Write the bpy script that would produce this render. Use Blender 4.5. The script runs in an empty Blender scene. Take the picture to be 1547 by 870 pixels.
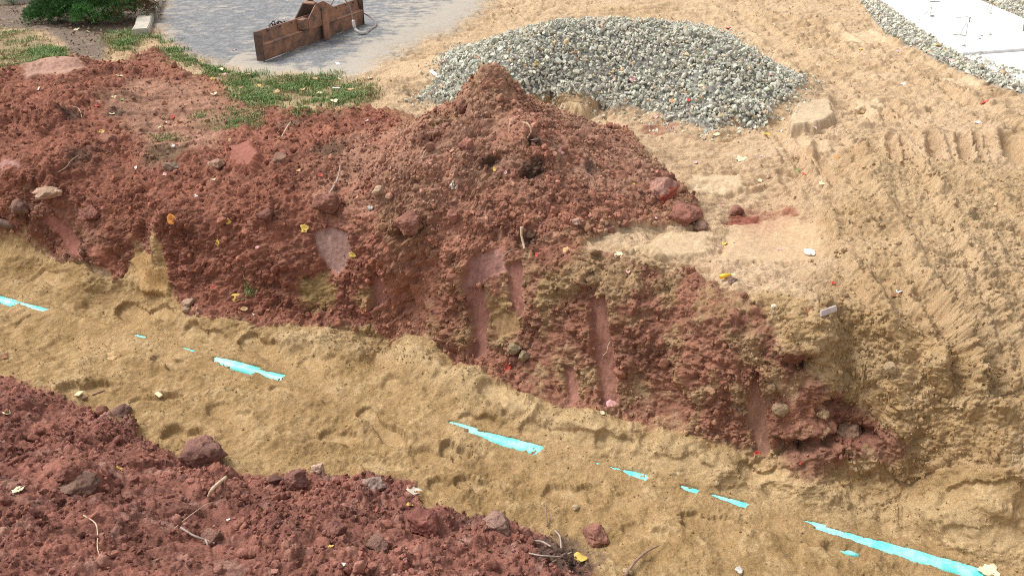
import bpy, bmesh, math, random
import numpy as np
from mathutils import Vector, Matrix, Euler

random.seed(7)
RNG = np.random.default_rng(11)
SC = bpy.context.scene
COL = SC.collection
W0, H0, FX = 1547.0, 870.0, 1290.0      # photograph size and focal length, used only to survey points
PITCH = math.radians(28.65)
CAM = np.array([0.0, 0.0, 3.2])
cp, sp = math.cos(PITCH), math.sin(PITCH)
FWD = np.array([0.0, cp, -sp]); UPV = np.array([0.0, sp, cp])

def P(px, py, z):
    """survey: the point at height z seen at a spot of the photograph"""
    d = FWD + UPV * ((H0 / 2 - py) / FX) + np.array([1.0, 0, 0]) * ((px - W0 / 2) / FX)
    t = (z - CAM[2]) / d[2]
    return CAM + d * t

# ------------------------------------------------------------------ noise
_p = RNG.permutation(256).astype(np.int32)
PERM = np.concatenate([_p, _p, _p])
_g = RNG.normal(size=(256, 3)).astype(np.float32)
GRAD = _g / np.linalg.norm(_g, axis=1, keepdims=True)
JIT = RNG.random((256, 4)).astype(np.float32)

def perlin(x, y, z=None, seed=0):
    x = np.asarray(x, np.float32); y = np.asarray(y, np.float32)
    if z is None:
        z = np.full_like(x, 0.37 + seed * 3.1)
        two = False
    z = np.asarray(z, np.float32)
    xi = np.floor(x).astype(np.int32); yi = np.floor(y).astype(np.int32); zi = np.floor(z).astype(np.int32)
    xf = x - xi; yf = y - yi; zf = z - zi
    u = xf * xf * xf * (xf * (xf * 6 - 15) + 10)
    v = yf * yf * yf * (yf * (yf * 6 - 15) + 10)
    w = zf * zf * zf * (zf * (zf * 6 - 15) + 10)
    xi = (xi + seed * 37) & 255; yi &= 255; zi &= 255
    out = None
    res = np.zeros_like(x)
    for dx in (0, 1):
        a = PERM[(xi + dx) & 255]
        wx = u if dx else 1 - u
        for dy in (0, 1):
            b = PERM[a + ((yi + dy) & 255)]
            wy = v if dy else 1 - v
            for dz in (0, 1):
                g = GRAD[PERM[b + ((zi + dz) & 255)]]
                wz = w if dz else 1 - w
                res += wx * wy * wz * (g[:, 0] * (xf - dx) + g[:, 1] * (yf - dy) + g[:, 2] * (zf - dz))
    return res * 1.6

def fbm(x, y, z=None, oct=4, gain=0.5, lac=2.03, seed=0, ridged=False):
    a, s, t = 1.0, 0.0, None
    for o in range(oct):
        f = lac ** o
        n = perlin(x * f, y * f, None if z is None else z * f, seed + o)
        if ridged: n = 1 - 2 * np.abs(n)
        t = n * a if t is None else t + n * a
        s += a; a *= gain
    return t / s

def worley(x, y, z, seed=0):
    """nearest and second distances to scattered seeds, and a random number of the nearest"""
    x = np.asarray(x, np.float32); y = np.asarray(y, np.float32); z = np.asarray(z, np.float32)
    xi = np.floor(x).astype(np.int32); yi = np.floor(y).astype(np.int32); zi = np.floor(z).astype(np.int32)
    xf = x - xi; yf = y - yi; zf = z - zi
    xi = (xi + seed * 53) & 255; yi &= 255; zi &= 255
    f1 = np.full(x.shape, 9, np.float32); f2 = f1.copy(); rid = np.zeros_like(f1)
    for dx in (-1, 0, 1):
        a = PERM[(xi + dx) & 255]
        for dy in (-1, 0, 1):
            b = PERM[a + ((yi + dy) & 255)]
            for dz in (-1, 0, 1):
                j = JIT[PERM[b + ((zi + dz) & 255)]]
                d = (j[:, 0] + dx - xf) ** 2 + (j[:, 1] + dy - yf) ** 2 + (j[:, 2] + dz - zf) ** 2
                m = d < f1
                f2 = np.where(m, f1, np.minimum(f2, d))
                rid = np.where(m, j[:, 3], rid)
                f1 = np.minimum(f1, d)
    return np.sqrt(f1), np.sqrt(f2), rid

def sstep(a, b, x):
    t = np.clip((x - a) / (b - a), 0, 1)
    return t * t * (3 - 2 * t)

# ------------------------------------------------------------------ surveyed ground heights  (px, py, z)
SURV = [
 # trench bed
 (0,400,-.86),(0,452,-.945),(0,530,-.93),(120,440,-.9),(120,560,-.93),(225,362,-.42),(228,400,-.66),(235,440,-.82),(230,490,-.9),
 (375,555,-.945),(300,600,-.95),(430,515,-.88),(520,540,-.89),(560,640,-.95),(400,660,-.92),(650,575,-.84),
 (745,655,-.945),(620,560,-.82),(760,605,-.82),(880,632,-.82),(700,735,-.93),(930,712,-.945),(1000,672,-.84),
 (900,790,-.92),(1090,757,-.945),(1160,715,-.88),(1000,830,-.91),(1220,792,-.945),(1300,740,-.88),(1400,752,-.82),
 (1480,865,-.945),(1330,868,-.92),(1547,850,-.85),(1547,790,-.74),(1547,735,-.55),(1150,866,-.91),
 # foot of the far wall
 (0,352,-.74),(60,385,-.82),(170,420,-.84),(280,472,-.85),(400,488,-.83),(500,492,-.83),(590,490,-.82),(690,548,-.82),
 (790,582,-.8),(860,608,-.8),(1000,645,-.8),(1140,688,-.82),(1280,708,-.8),(1380,700,-.72),
 # left bank
 (0,300,-.42),(60,340,-.56),(100,290,-.34),(0,220,-.12),(100,215,-.06),(0,140,.14),(120,112,.2),(60,105,.2),(200,135,.04),
 (200,250,-.22),(160,350,-.52),(300,400,-.55),(300,310,-.24),(300,210,-.03),(300,150,0),(400,420,-.55),(400,330,-.2),
 (400,260,.0),(400,200,.03),(480,330,-.18),(500,410,-.5),(550,320,-.06),(560,260,.1),(560,200,.16),(480,190,.06),(590,430,-.5),
 # lawn strip, driveway, garden bed
 (450,140,0),(540,135,0),(350,115,0),(270,80,0),(150,80,.04),(30,70,.04),(150,50,.03),(30,30,.03),(400,92,0),(300,40,0),(500,25,0),(560,65,0),
 (250,10,0),(590,120,.16),(560,90,.02),(600,150,.1),(640,90,.03),(650,40,0),(720,15,0),
 # centre rim and wall
 (600,355,-.16),(700,372,-.1),(790,372,-.06),(885,388,0),(960,405,0),(1090,432,-.02),(1160,470,-.03),(1250,500,-.04),(1330,525,-.15),
 (640,440,-.5),(720,460,-.46),(850,480,-.38),(950,510,-.38),(1050,570,-.46),(1150,590,-.46),(1250,610,-.5),(700,510,-.68),(900,560,-.6),(1100,640,-.66),
 (1000,460,-.2),(1120,510,-.2),(1220,545,-.2),(1310,575,-.36),
 # pointed soil heap
 (728,106,1.09),(757,109,1.07),(742,200,.66),(740,280,.3),(690,142,.86),(640,182,.6),(600,222,.42),(600,290,.18),(790,132,.9),(830,172,.65),
 (880,195,.45),(960,225,.22),(1030,285,.06),(1060,335,0),(850,250,.4),(900,305,.2),(960,335,.03),(850,340,.1),(900,355,.01),(660,290,.25),(800,200,.7),
 # sand beyond the heap
 (1000,250,.02),(1100,250,0),(1200,350,-.03),(1150,390,-.02),(1080,395,.0),(1000,370,0),(1240,385,0),(1060,360,-.02),(1150,310,-.03),
 (1330,205,.08),(1300,280,.24),(1400,285,.24),(1450,400,.16),(1350,420,.1),(1547,300,.22),(1547,420,.1),(1480,520,-.06),(1547,560,-.14),
 (1400,600,-.3),(1450,680,-.52),(1547,660,-.38),(1370,650,-.52),(1420,470,.05),(1280,400,.08),(1250,440,0),(1200,200,.1),(1240,160,.05),
 (1440,200,.1),(1530,215,.08),(1300,100,0),(1450,150,.02),(1530,180,.03),(1200,30,0),(1100,5,0),(1330,40,0),(900,5,0),
 # gravel heap
 (640,152,.02),(835,158,.02),(960,170,.02),(1080,197,.02),(1150,190,.02),(1218,123,.02),
 (850,38,.76),(1000,42,.77),(930,37,.78),(720,80,.44),(780,54,.66),(665,118,.22),(1070,54,.68),(1100,64,.6),(1140,84,.46),(1180,108,.18),
 (900,90,.45),(800,95,.48),(1000,110,.36),(1080,125,.34),(1020,140,.2),(1140,140,.22),(720,120,.3),
 # near bank
 (0,566,-.9),(100,600,-.92),(200,645,-.92),(260,675,-.9),(330,705,-.88),(440,715,-.9),(540,725,-.9),(620,730,-.9),(650,765,-.9),(760,795,-.9),
 (860,835,-.9),(905,869,-.87),
 (0,640,-.62),(0,740,-.32),(0,870,-.12),(150,710,-.56),(150,800,-.3),(150,870,-.18),(300,760,-.62),(300,870,-.34),(450,780,-.64),(450,870,-.44),
 (600,800,-.68),(600,870,-.52),(750,835,-.74),(750,870,-.68),(-90,500,-.88),(-90,700,-.4),(-90,420,-.85),(-90,320,-.5),
]
DEEP = 1.25
def dz(z): return z * DEEP if z < 0 else z
pts = [P(a, b, dz(c)) for a, b, c in SURV]
pts += [np.array(q, float) for q in [
 (-.2,8.9,.66),(-.2,9.6,.14),(-1.2,9.7,.1),(1.0,9.5,.06),(-1.0,8.8,.4),(.7,8.9,.4),
 (1.3,13.6,.06),(0,13.4,.06),(2.8,13.2,.06),(1.4,12.5,.66),(-.6,12.6,.3),(3.0,12.4,.3),
 (-4,3.2,0),(-2,2.4,-.1),(0,2.2,-.55),(1.5,2.6,-1.1),(3,2.6,-1.15),(-3,1.2,.1),(0,.6,.0),(3,.8,-.6),(5,3.3,-.9),(6,5,-.3),(7,7,.1),
 (-9,12,.1),(-9,15,.05),(-7,19,0),(0,20,0),(8,20,0),(10,14,0),(9,9,.1),(7,3,-.2),(-8,9,-.2),(-8,8,-.9),(-8,6.5,-1.0),(-6,4,-.2),
 (5.2,4.6,-.75),(5.4,6.2,-.1)]]
pts = np.array(pts)

def tps_fit(p, lam):
    n = len(p); xy = p[:, :2]
    d2 = ((xy[:, None] - xy[None]) ** 2).sum(-1)
    K = np.where(d2 > 0, d2 * np.log(np.maximum(d2, 1e-12)), 0) * .5
    A = np.zeros((n + 3, n + 3)); A[:n, :n] = K + lam * np.eye(n)
    A[:n, n] = 1; A[:n, n + 1:] = xy; A[n, :n] = 1; A[n + 1:, :n] = xy.T
    b = np.zeros(n + 3); b[:n] = p[:, 2]
    return np.linalg.solve(A, b)
TPS = tps_fit(pts, .004)
def base_height(x, y):
    z = TPS[len(pts)] + TPS[len(pts) + 1] * x + TPS[len(pts) + 2] * y
    for (cx, cy, _), w in zip(pts, TPS):
        d2 = (x - cx) ** 2 + (y - cy) ** 2
        z = z + w * .5 * d2 * np.log(d2 + 1e-9)
    return z

# ------------------------------------------------------------------ ground grid (finer where it is near)
ys = [-4.0, -1.5, 0.5, 1.6, 2.3, 2.7]
y = 2.95
while y < 19.5:
    ys.append(y)
    y += .0072 if y < 8.7 else .0072 + (y - 8.7) * .0031
ys += [20.0, 21, 23, 27, 34, 50, 90, 200, 500]
ys = np.array(ys)
ti = np.linspace(-.66, .66, 960)
tl = -.66 - np.cumsum(np.linspace(.004, .06, 22)); 
ts = np.concatenate([tl[::-1], ti, -tl])
NR, NC = len(ys), len(ts)
YY, TT = np.meshgrid(ys, ts, indexing='ij')
XX = TT * (np.maximum(YY, 0.0) * .8776 + 2.05)
X = XX.ravel(); Y = YY.ravel()
near = (Y > 0) & (Y < 20.2) & (np.abs(X) < 14)
Z = np.zeros_like(X)
fade = sstep(20.0, 17.8, Y) * sstep(13.5, 10.5, np.abs(X)) 
# the smooth survey surface is worked out on every 4th line and blended between
r4 = np.unique(np.concatenate([np.arange(0, NR, 4), [NR - 1]])); c4 = np.unique(np.concatenate([np.arange(0, NC, 4), [NC - 1]]))
zc = base_height(np.clip(XX[np.ix_(r4, c4)], -13, 13), np.clip(YY[np.ix_(r4, c4)], -3, 20))
zr = np.empty((NR, len(c4)))
for k in range(len(c4)): zr[:, k] = np.interp(np.arange(NR), r4, zc[:, k])
zz = np.empty((NR, NC))
for k in range(NR): zz[k] = np.interp(np.arange(NC), c4, zr[k])
Z = zz.ravel() * fade
# sharper brow and foot along the far trench wall, and a crisper top to the pointed heap
pl0, pl1 = P(0, 452, -1.2), P(1480, 865, -1.2)
side = (X - pl0[0]) * -(pl1 - pl0)[1] + (Y - pl0[1]) * (pl1 - pl0)[0]
tw = np.clip((Z + 1.04) / 1.0, 0, 1)
tw2 = sstep(.12, .86, tw)
sel = (side > 0) & (Z > -1.04) & (Z < -.04) & (Y < 12)
stw = .65 * sstep(2.5, 1.5, X)
Z = np.where(sel, -1.04 + (tw * (1 - stw) + tw2 * stw), Z)
for qx, qy, hh, rr in ((726, 104, .03, .3), (757, 108, .03, .3)):
    c0 = P(qx, qy, 1.08)
    Z = Z + hh * np.clip(1 - np.hypot(X - c0[0], (Y - c0[1] - .05)) / rr, 0, 1)
c0 = P(742, 106, 1.08); dpk = np.hypot(X - c0[0], Y - c0[1])
Z = Z - .10 * np.exp(-((dpk - .42) / .20) ** 2) - .03 * np.exp(-((dpk - .22) / .10) ** 2)
Z = Z.astype(np.float64)

# move the lines of each column together where the ground is steep, so walls are as finely cut as flats
k0 = 6; k1 = NR - 9
Zg = Z.reshape(NR, NC); YYn = YY.copy(); Zn = Zg.copy()
yc = ys[k0:k1]; step = np.gradient(yc)
for c in range(NC):
    zc_ = Zg[k0:k1, c]
    ds = np.sqrt(1 + (1.5 * np.gradient(zc_, yc)) ** 2)
    cum = np.concatenate([[0], np.cumsum((.5 * (ds[1:] + ds[:-1])) * np.diff(yc) / (.5 * (step[1:] + step[:-1])))])
    yn = np.interp(np.linspace(0, cum[-1], len(yc)), cum, yc)
    YYn[k0:k1, c] = yn; Zn[k0:k1, c] = np.interp(yn, yc, zc_)
YY = YYn; XX = TT * (np.maximum(YY, 0.0) * .8776 + 2.05)
X = XX.ravel(); Y = YY.ravel(); Z = Zn.ravel().astype(np.float64)
fade = sstep(20.0, 17.8, Y) * sstep(13.5, 10.5, np.abs(X))

def project(x, y, z):
    rx = x - CAM[0]; ry = y - CAM[1]; rz = z - CAM[2]
    dep = ry * FWD[1] + rz * FWD[2]
    dep = np.where(dep > .3, dep, np.nan)
    return W0 / 2 + FX * rx / dep, H0 / 2 - FX * (ry * UPV[1] + rz * UPV[2]) / dep, dep

class Finder:
    """which ground point is seen at a spot of the photograph"""
    def __init__(s, x, y, z):
        s.x, s.y, s.z = x, y, z
        u, v, d = project(x, y, z)
        ok = np.isfinite(d) & (u > -260) & (u < W0 + 260) & (v > -120) & (v < H0 + 120)
        s.i = np.nonzero(ok)[0]; s.u, s.v, s.d = u[ok], v[ok], d[ok]
        o = np.argsort(s.v); s.i, s.u, s.v, s.d = s.i[o], s.u[o], s.v[o], s.d[o]
    def __call__(s, px, py):
        for r in (2.0, 4.0, 9.0, 20.0, 60.0):
            a, b = np.searchsorted(s.v, [py - r, py + r])
            m = np.abs(s.u[a:b] - px) < r
            if m.any():
                k = np.nonzero(m)[0] + a
                q = s.d[k]
                k = k[q < q.min() + .25]
                best = k[np.argmin((s.u[k] - px) ** 2 + (s.v[k] - py) ** 2)]
                return s.i[best]
        return s.i[np.argmin((s.u - px) ** 2 + (s.v - py) ** 2)]
BASE = Finder(X, Y, Z)
def bxy(q):
    if len(q) == 3:
        if q[0] == 'w': return np.array(q[1:], float)
        return P(*q)[:2]
    i = BASE(*q)
    return np.array([X[i], Y[i]])
def bpoly(qs): return np.array([bxy(q) for q in qs])

def sdist(poly, x, y, pad=.6):
    """signed distance to a ground polygon, positive inside"""
    lo = poly.min(0) - pad; hi = poly.max(0) + pad
    out = np.full(x.shape, -pad, np.float32)
    k = np.nonzero((x > lo[0]) & (x < hi[0]) & (y > lo[1]) & (y < hi[1]))[0]
    if len(k) == 0: return out
    xx, yy = x[k], y[k]
    d = np.full(xx.shape, 1e9); ins = np.zeros(xx.shape, bool)
    for (ax, ay), (bx, by) in zip(poly, np.roll(poly, -1, 0)):
        ex, ey = bx - ax, by - ay
        t = np.clip(((xx - ax) * ex + (yy - ay) * ey) / (ex * ex + ey * ey + 1e-12), 0, 1)
        d = np.minimum(d, (xx - ax - t * ex) ** 2 + (yy - ay - t * ey) ** 2)
        c = (ay > yy) != (by > yy)
        ins ^= c & (xx < (bx - ax) * (yy - ay) / ((by - ay) + 1e-12) + ax)
    d = np.sqrt(d)
    out[k] = np.clip(np.where(ins, d, -d), -pad, 9)
    return out
# ------------------------------------------------------------------ regions of the ground
ACT = np.nonzero((np.abs(TT.ravel()) < .9) & (Y > 2.2) & (Y < 19.9))[0]
ax, ay = X[ACT], Y[ACT]; az = Z[ACT]
w1 = fbm(ax * 2.2, ay * 2.2, oct=4, seed=1); w2 = fbm(ax * 9, ay * 9, oct=3, seed=5)
w3 = fbm(ax * 30, ay * 30, oct=2, seed=7)
EDGE = .10 * w1 + .055 * w2 + .025 * w3
def region(qs, soft=.03, wob=1.0, pad=.6):
    d = sdist(bpoly(qs), ax, ay, pad)
    return sstep(-soft, soft, d + EDGE * wob * sstep(-pad, -pad + .1, d)), d

RED = [(-200,330),(-200,90),(0,112),(60,92),(125,88),(175,96),(235,70),(262,98),(330,125),(365,158),(420,166),(480,172),(560,165),(615,168),
 (650,178),(700,142),(740,110),(795,142),(830,174),(900,185),(950,198),(985,245),(1030,275),(1062,330),(1000,338),(930,338),(880,362),(890,388),
 (965,400),(1050,412),(1110,440),(1150,470),(1160,510),(1205,560),(1260,610),(1300,650),(1318,695),(1260,712),(1140,690),(1000,652),(870,614),
 (780,590),(690,548),(640,505),(560,498),(500,500),(400,490),(290,480),(262,440),(250,385),(205,360),(185,420),(90,398),(55,372),(0,352)]
NEARB = [(-300,470),(-80,548),(0,566),(100,604),(195,640),(240,680),(330,712),(440,718),(540,722),(625,728),(640,768),(720,786),(800,800),(870,840),
 (905,872),('w',0.4,2.7),('w',0,1.0),('w',-8,0.5),('w',-8,5)]
TRENCH = [(-300,250),(-40,345),(0,352),(60,378),(160,422),(185,415),(203,362),(256,362),(276,440),(285,480),(400,492),(590,498),(645,508),(690,548),(790,584),(860,610),
 (1000,648),(1140,688),(1280,710),(1400,712),(1547,735),(1750,800),('w',6.5,3.2),('w',5,1),('w',0,1.2),('w',-8,2),('w',-9,7)]
GRAVEL = [(632,153),(700,165,.03),(760,160,.03),(832,152),(870,145),(920,165),(965,160),(985,168),(1010,180),(1045,186),(1075,196),(1095,180),(1110,172),(1140,190),(1158,188),(1165,165),(1190,150),(1215,124),
 (1214,116),(1180,104),(1140,76),(1100,50),(1050,38),(1000,32),('w',2.6,13.0),('w',1.2,13.2),('w',-.4,12.7),(700,70),(660,118)]
STRIP = [(1296,-8),(1306,10),(1340,52),(1390,74),(1422,95),(1461,113),(1509,128),(1541,139),(1640,175),(1720,190),(1560,117),(1521,104),(1494,92),(1457,77),(1404,45),(1373,21),(1341,2),(1325,-8)]
STRIPB = [(1480,-2),(1547,30),(1640,75),(1740,60),(1600,-8)]
DRIVE = [(262,-10),(238,18),(232,35),(246,58),(290,82),(345,104),(400,113),(470,114),(560,112),(572,92),(640,60),(700,35),(735,8),(745,-10)]
LAWN1 = [(240,55),(268,78),(300,92),(345,108),(400,114),(480,114),(552,118),(556,150),(500,156),(430,158),(400,156),(360,148),(355,125),(300,104),(262,86)]
LAWN2 = [(-80,150),(-80,35),(0,42),(60,48),(75,62),(85,90),(60,98),(30,102),(0,112)]
LAWN3 = [(170,48),(200,48),(228,55),(215,70),(185,78),(165,72)]
LAWN4 = [(300,178),(340,168),(385,172),(380,188),(330,192),(300,190)]
LAWN5 = [(60,78),(78,76),(88,92),(72,96)]
BED = [(-90,60),(-60,-12),(0,10),(60,-6),(240,-10),(232,30),(200,48),(170,55),(150,90),(110,88),(95,60),(60,44),(0,40)]
SCRAPE = [(150,150),(200,120),(300,125),(360,160),(330,225),(240,240),(180,190)]

PU2 = (pl1 - pl0)[:2] / np.linalg.norm((pl1 - pl0)[:2])
def wallsd(qs, pad=.35, win=.45, ground=False):
    """signed distance on the face of the far wall: along the trench and up"""
    i = np.array([BASE(*q) for q in qs])
    sx = X[i] * PU2[0] + Y[i] * PU2[1]; sy = X[i] * -PU2[1] + Y[i] * PU2[0]; sz = Z[i]
    d = sdist(np.stack([sx, sz], 1), ax * PU2[0] + ay * PU2[1], az, pad)
    perp = ax * -PU2[1] + ay * PU2[0]
    return np.where(np.abs(perp - sy.mean()) < win + np.ptp(sy) * .5, d, -pad)
red, dred = region(RED, .025)
dh = np.sqrt(((ax + .2) / 1.75) ** 2 + ((ay - 8.35) / 1.15) ** 2)
red = np.maximum(red, sstep(1.05, .95, dh + EDGE))
nb, dnb = region(NEARB, .05)
tr, dtr = region(TRENCH, .025, .6)
grv, dgrv = region(GRAVEL, .05, .8)
strip = np.maximum(region(STRIP, .04, .7)[0], region(STRIPB, .04, .7)[0])
drv, ddrv = region(DRIVE, .30, 3.0)
lawn = np.zeros_like(red)
for L in (LAWN1, LAWN2, LAWN3, LAWN4, LAWN5): lawn = np.maximum(lawn, region(L, .2, 2.2)[0])
bed, _ = region(BED, .1)
scrape, _ = region(SCRAPE, .2, 2)
drv *= (1 - lawn * .3)
grv = grv * (1 - red)
leftside = region([(-250,420),(-250,60),(250,60),(420,160),(600,165),(600,330),(560,500),(290,480),(200,360),(0,352)], .2, 1)[0]
ochre = region([(800,380),(900,385),(1090,425),(1170,470),(1230,560),(1300,650),(1300,720),(1140,690),(860,612),(800,590),(640,510),(650,440),(740,440)], .12, 1.5)[0]
farsand = sstep(8.5, 11, ay)
berm = .75 * region([(1240,290),(1310,200),(1400,240),(1547,250),(1700,300),(1700,760),(1547,735),(1400,715),(1300,705),(1230,600),(1180,500),(1250,430)], .35, 1.5)[0] * (1 - tr)

# ------------------------------------------------------------------ smooth faces left by the bucket, scraped flats
SMEAR = [  # outline, colour, cut depth
 ([(470,352),(500,343),(530,352),(535,378),(512,416),(495,406),(478,378)], (.30,.185,.158), .03),
 ([(715,388),(760,368),(766,410),(737,420),(706,452),(698,432)], (.30,.155,.13), .02),
 ([(706,438),(730,430),(736,536),(711,541)], (.29,.135,.105), .05),
 ([(765,396),(788,390),(793,470),(780,492),(769,470)], (.28,.125,.10), .045),
 ([(740,480),(778,470),(785,500),(750,515)], (.26,.16,.08), .03),
 ([(888,452),(914,445),(926,520),(934,612),(904,614),(897,540)], (.29,.14,.105), .06),
 ([(1128,592),(1146,560),(1157,620),(1160,684),(1140,686),(1126,630)], (.29,.155,.11), .055),
 ([(560,420),(581,410),(585,455),(565,467)], (.27,.125,.095), .03),
 ([(848,550),(868,558),(874,606),(857,608)], (.26,.12,.09), .03),
 ([(60,330),(78,325),(122,370),(132,396),(104,382)], (.25,.095,.07), .02),
 ([(140,372),(158,370),(178,418),(160,410)], (.27,.11,.07), .02),
 ([(-5,246),(30,243),(38,256),(0,264)], (.36,.2,.17), .0),
 ([(30,108),(60,96),(120,96),(132,104),(100,120),(60,116),(40,122)], (.38,.235,.17), -.03),
 ([(338,232),(385,222),(402,240),(385,268),(352,262)], (.25,.075,.05), -.10),
 ([(1182,194),(1198,165),(1252,157),(1263,183),(1235,200),(1192,204)], (.47,.36,.24), -.11),
 ([(1205,212),(1255,205),(1262,222),(1215,228)], (.46,.33,.20), .0),
 ([(1160,180),(1180,165),(1200,195),(1178,208)], (.36,.25,.14), .06),
 ([(1215,228),(1250,230),(1262,265),(1240,262)], (.38,.265,.15), .10),
 ([(1085,390),(1105,335),(1195,318),(1252,345),(1244,386)], (.43,.295,.175), .01),
 ([(945,372),(1000,348),(1075,345),(1078,378),(1000,388)], (.46,.34,.205), .01),
 ([(1508,190),(1570,180),(1570,246),(1520,240)], (.34,.23,.12), .08),
 ([(1385,72),(1440,60),(1455,70),(1400,84)], (.50,.37,.235), .02),
 ([(1420,110),(1500,118),(1490,128),(1425,120)], (.50,.37,.235), .02),
 ([(1270,48),(1330,40),(1345,58),(1290,66)], (.51,.38,.24), .02),
 ([(1040,262),(1120,258),(1130,280),(1050,288)], (.50,.38,.24), .01),
 ([(1290,150),(1330,145),(1345,170),(1300,178)], (.49,.36,.225), .02),
 ([(1440,85),(1480,100),(1470,108),(1425,95)], (.5,.37,.235), .02),
 ([(850,150),(885,150),(880,172),(855,172)], (.33,.23,.12), .02),
 ([(195,395),(225,380),(258,405),(255,445),(215,440)], (.31,.19,.08), -.04),
]
n3a = fbm(ax * 9, ay * 9, az * 9, 3, seed=71); n3b = fbm(ax * 30, ay * 30, az * 30, 2, seed=72)
smear = np.zeros(len(ax), np.float32); scol = np.zeros((len(ax), 3), np.float32); sdep = np.zeros(len(ax), np.float32)
for qs, c, dep in SMEAR:
    onwall = 300 < np.mean([q[1] for q in qs]) < 690 and np.mean([q[0] for q in qs]) < 1200 and np.array(qs)[:, 0].mean() < 945 or qs[0][0] == 1128
    d = wallsd(qs) if onwall else sdist(bpoly(qs), ax, ay, .3)
    if onwall: m = sstep(-.012, .016, d + .022 * n3a + .012 * n3b)
    else: m = sstep(-.03, .05, d + (.035 + .006 * np.clip(ay - 7, 0, 6)) * w2 + .022 * w3 + .03 * w1 - .012)
    smear = np.maximum(smear, m); scol = scol * (1 - m[:, None]) + m[:, None] * np.array(c, np.float32)
    sdep = sdep * (1 - m) + m * dep
scol /= np.maximum(smear, 1e-3)[:, None]; scol = np.minimum(scol, .6)

# ------------------------------------------------------------------ ruts, prints, hollows, lumps
carve = np.zeros(len(ax), np.float32); flat = np.zeros(len(ax), np.float32)
def rut(qa, qb, w, dep, lip=.3, sharp=.6, boot=False, wob=1.0):
    n0 = random.uniform(-.5, .6)
    a, b = bxy(qa), bxy(qb)
    e = b - a; L2 = max((e ** 2).sum(), 1e-6)
    k = np.nonzero((ax > min(a[0], b[0]) - 3 * w) & (ax < max(a[0], b[0]) + 3 * w) & (ay > min(a[1], b[1]) - 3 * w) & (ay < max(a[1], b[1]) + 3 * w))[0]
    if len(k) == 0: return
    t = np.clip(((ax[k] - a[0]) * e[0] + (ay[k] - a[1]) * e[1]) / L2, 0, 1)
    d = np.sqrt((ax[k] - a[0] - t * e[0]) ** 2 + (ay[k] - a[1] - t * e[1]) ** 2) + wob * w * (.25 * w2[k] + .18 * w3[k])
    if boot:
        wl = w * (.80 + .20 * np.cos(2 * np.pi * (t - .78) * 1.25)); m = sstep(wl * 1.02, wl * .80, d)
        m = m * (.8 + .2 * sstep(-.5, .3, w1[k] * 2 + n0))
    else: m = sstep(w, w * sharp, d)
    carve[k] += -dep * m + dep * lip * np.exp(-((d - w * 1.22) / (w * .3)) ** 2)
    flat[k] = np.maximum(flat[k], m)
PRINTS = [((1122,718),(1195,732),.075,.045),((1165,746),(1195,750),.06,.03),((800,652),(905,672),.08,.05),((912,668),(948,678),.07,.045),((838,745),(898,752),.08,.035),
 ((905,748),(944,762),.08,.03),((1265,832),(1300,838),.09,.09),((190,470),(255,476),.09,.05),((290,500),(333,515),.08,.05),((378,520),(412,530),.09,.04),
 ((246,545),(274,560),.08,.035),((40,490),(78,500),.1,.04),((472,545),(512,548),.1,.05),((552,628),(606,672),.075,.045),((678,682),(700,692),.08,.04),((745,595),(784,622),.085,.05),
 ((590,576),(618,588),.07,.04),((706,634),(738,640),.07,.04),((706,728),(732,738),.08,.045),((664,732),(686,738),.08,.035),((500,660),(526,662),.09,.05),
 ((264,655),(300,660),.11,.07),((105,590),(158,585),.1,.06),((208,604),(272,602),.05,.035),((1440,750),(1560,770),.05,.05),((1440,806),(1590,824),.05,.045),((60,420),(100,425),.09,.04),((1000,700),(1060,712),.08,.035),((640,690),(680,700),.08,.03),((1050,790),(1110,800),.09,.03),((960,800),(1010,815),.08,.035),
 ((420,590),(470,600),.08,.03),((330,620),(380,640),.09,.035),((1340,700),(1380,712),.07,.03),((150,520),(190,528),.08,.03),((560,700),(600,708),.07,.03)]
for a, b, w, dpt in PRINTS: rut(a, b, w * random.uniform(1.0, 1.3), dpt * random.uniform(.55, .95), .35, .55, True, random.uniform(.7, 1.5))
for x0, dd0, ww in ((1345, .09, .07), (1362, .07, .05), (1408, .12, .09), (1452, .11, .08), (1475, .08, .05), (1530, .12, .15)): rut((x0, 200), (x0 + 10, 240), ww, dd0, .35, .2, wob=.9)
def tyre(path, hw, dep, pitch=.17, chev=1.3, sh=.05):
    pts2 = np.array([bxy(q) for q in path]); s_at = 0.0
    best = np.full(len(ax), 9.0); bs = np.zeros(len(ax)); bd = np.zeros(len(ax))
    for a, b in zip(pts2[:-1], pts2[1:]):
        e = b - a; L = np.linalg.norm(e); u = e / L
        t = np.clip((ax - a[0]) * u[0] + (ay - a[1]) * u[1], 0, L)
        d = np.hypot(ax - a[0] - t * u[0], ay - a[1] - t * u[1]); sg = (ax - a[0]) * -u[1] + (ay - a[1]) * u[0]
        m = d < best; best = np.where(m, d, best); bs = np.where(m, s_at + t, bs); bd = np.where(m, sg, bd); s_at += L
    k = np.nonzero((best < hw * 2) & (tr < .5))[0]
    d = best[k] + hw * .22 * w2[k]; vis_ = .25 + .75 * sstep(-.25, .25, w1[k] + .3 * n3a[k])
    lug = sstep(-.25, .25, np.sin(2 * np.pi * (bs[k] / pitch + np.abs(bd[k]) * chev / pitch * .25) + 2.5 * w2[k]) + .6 * n3b[k])
    ins = sstep(hw, hw * .75, d)
    carve[k] += vis_ * (ins * (-dep + dep * .35 * lug) + sh * .75 * np.exp(-((d - hw * 1.2) / (hw * .28)) ** 2) * (1 + .8 * n3a[k] + .5 * n3b[k]) * (.85 + .15 * lug))
    flat[k] = np.maximum(flat[k], ins * vis_ * .35)
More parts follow.
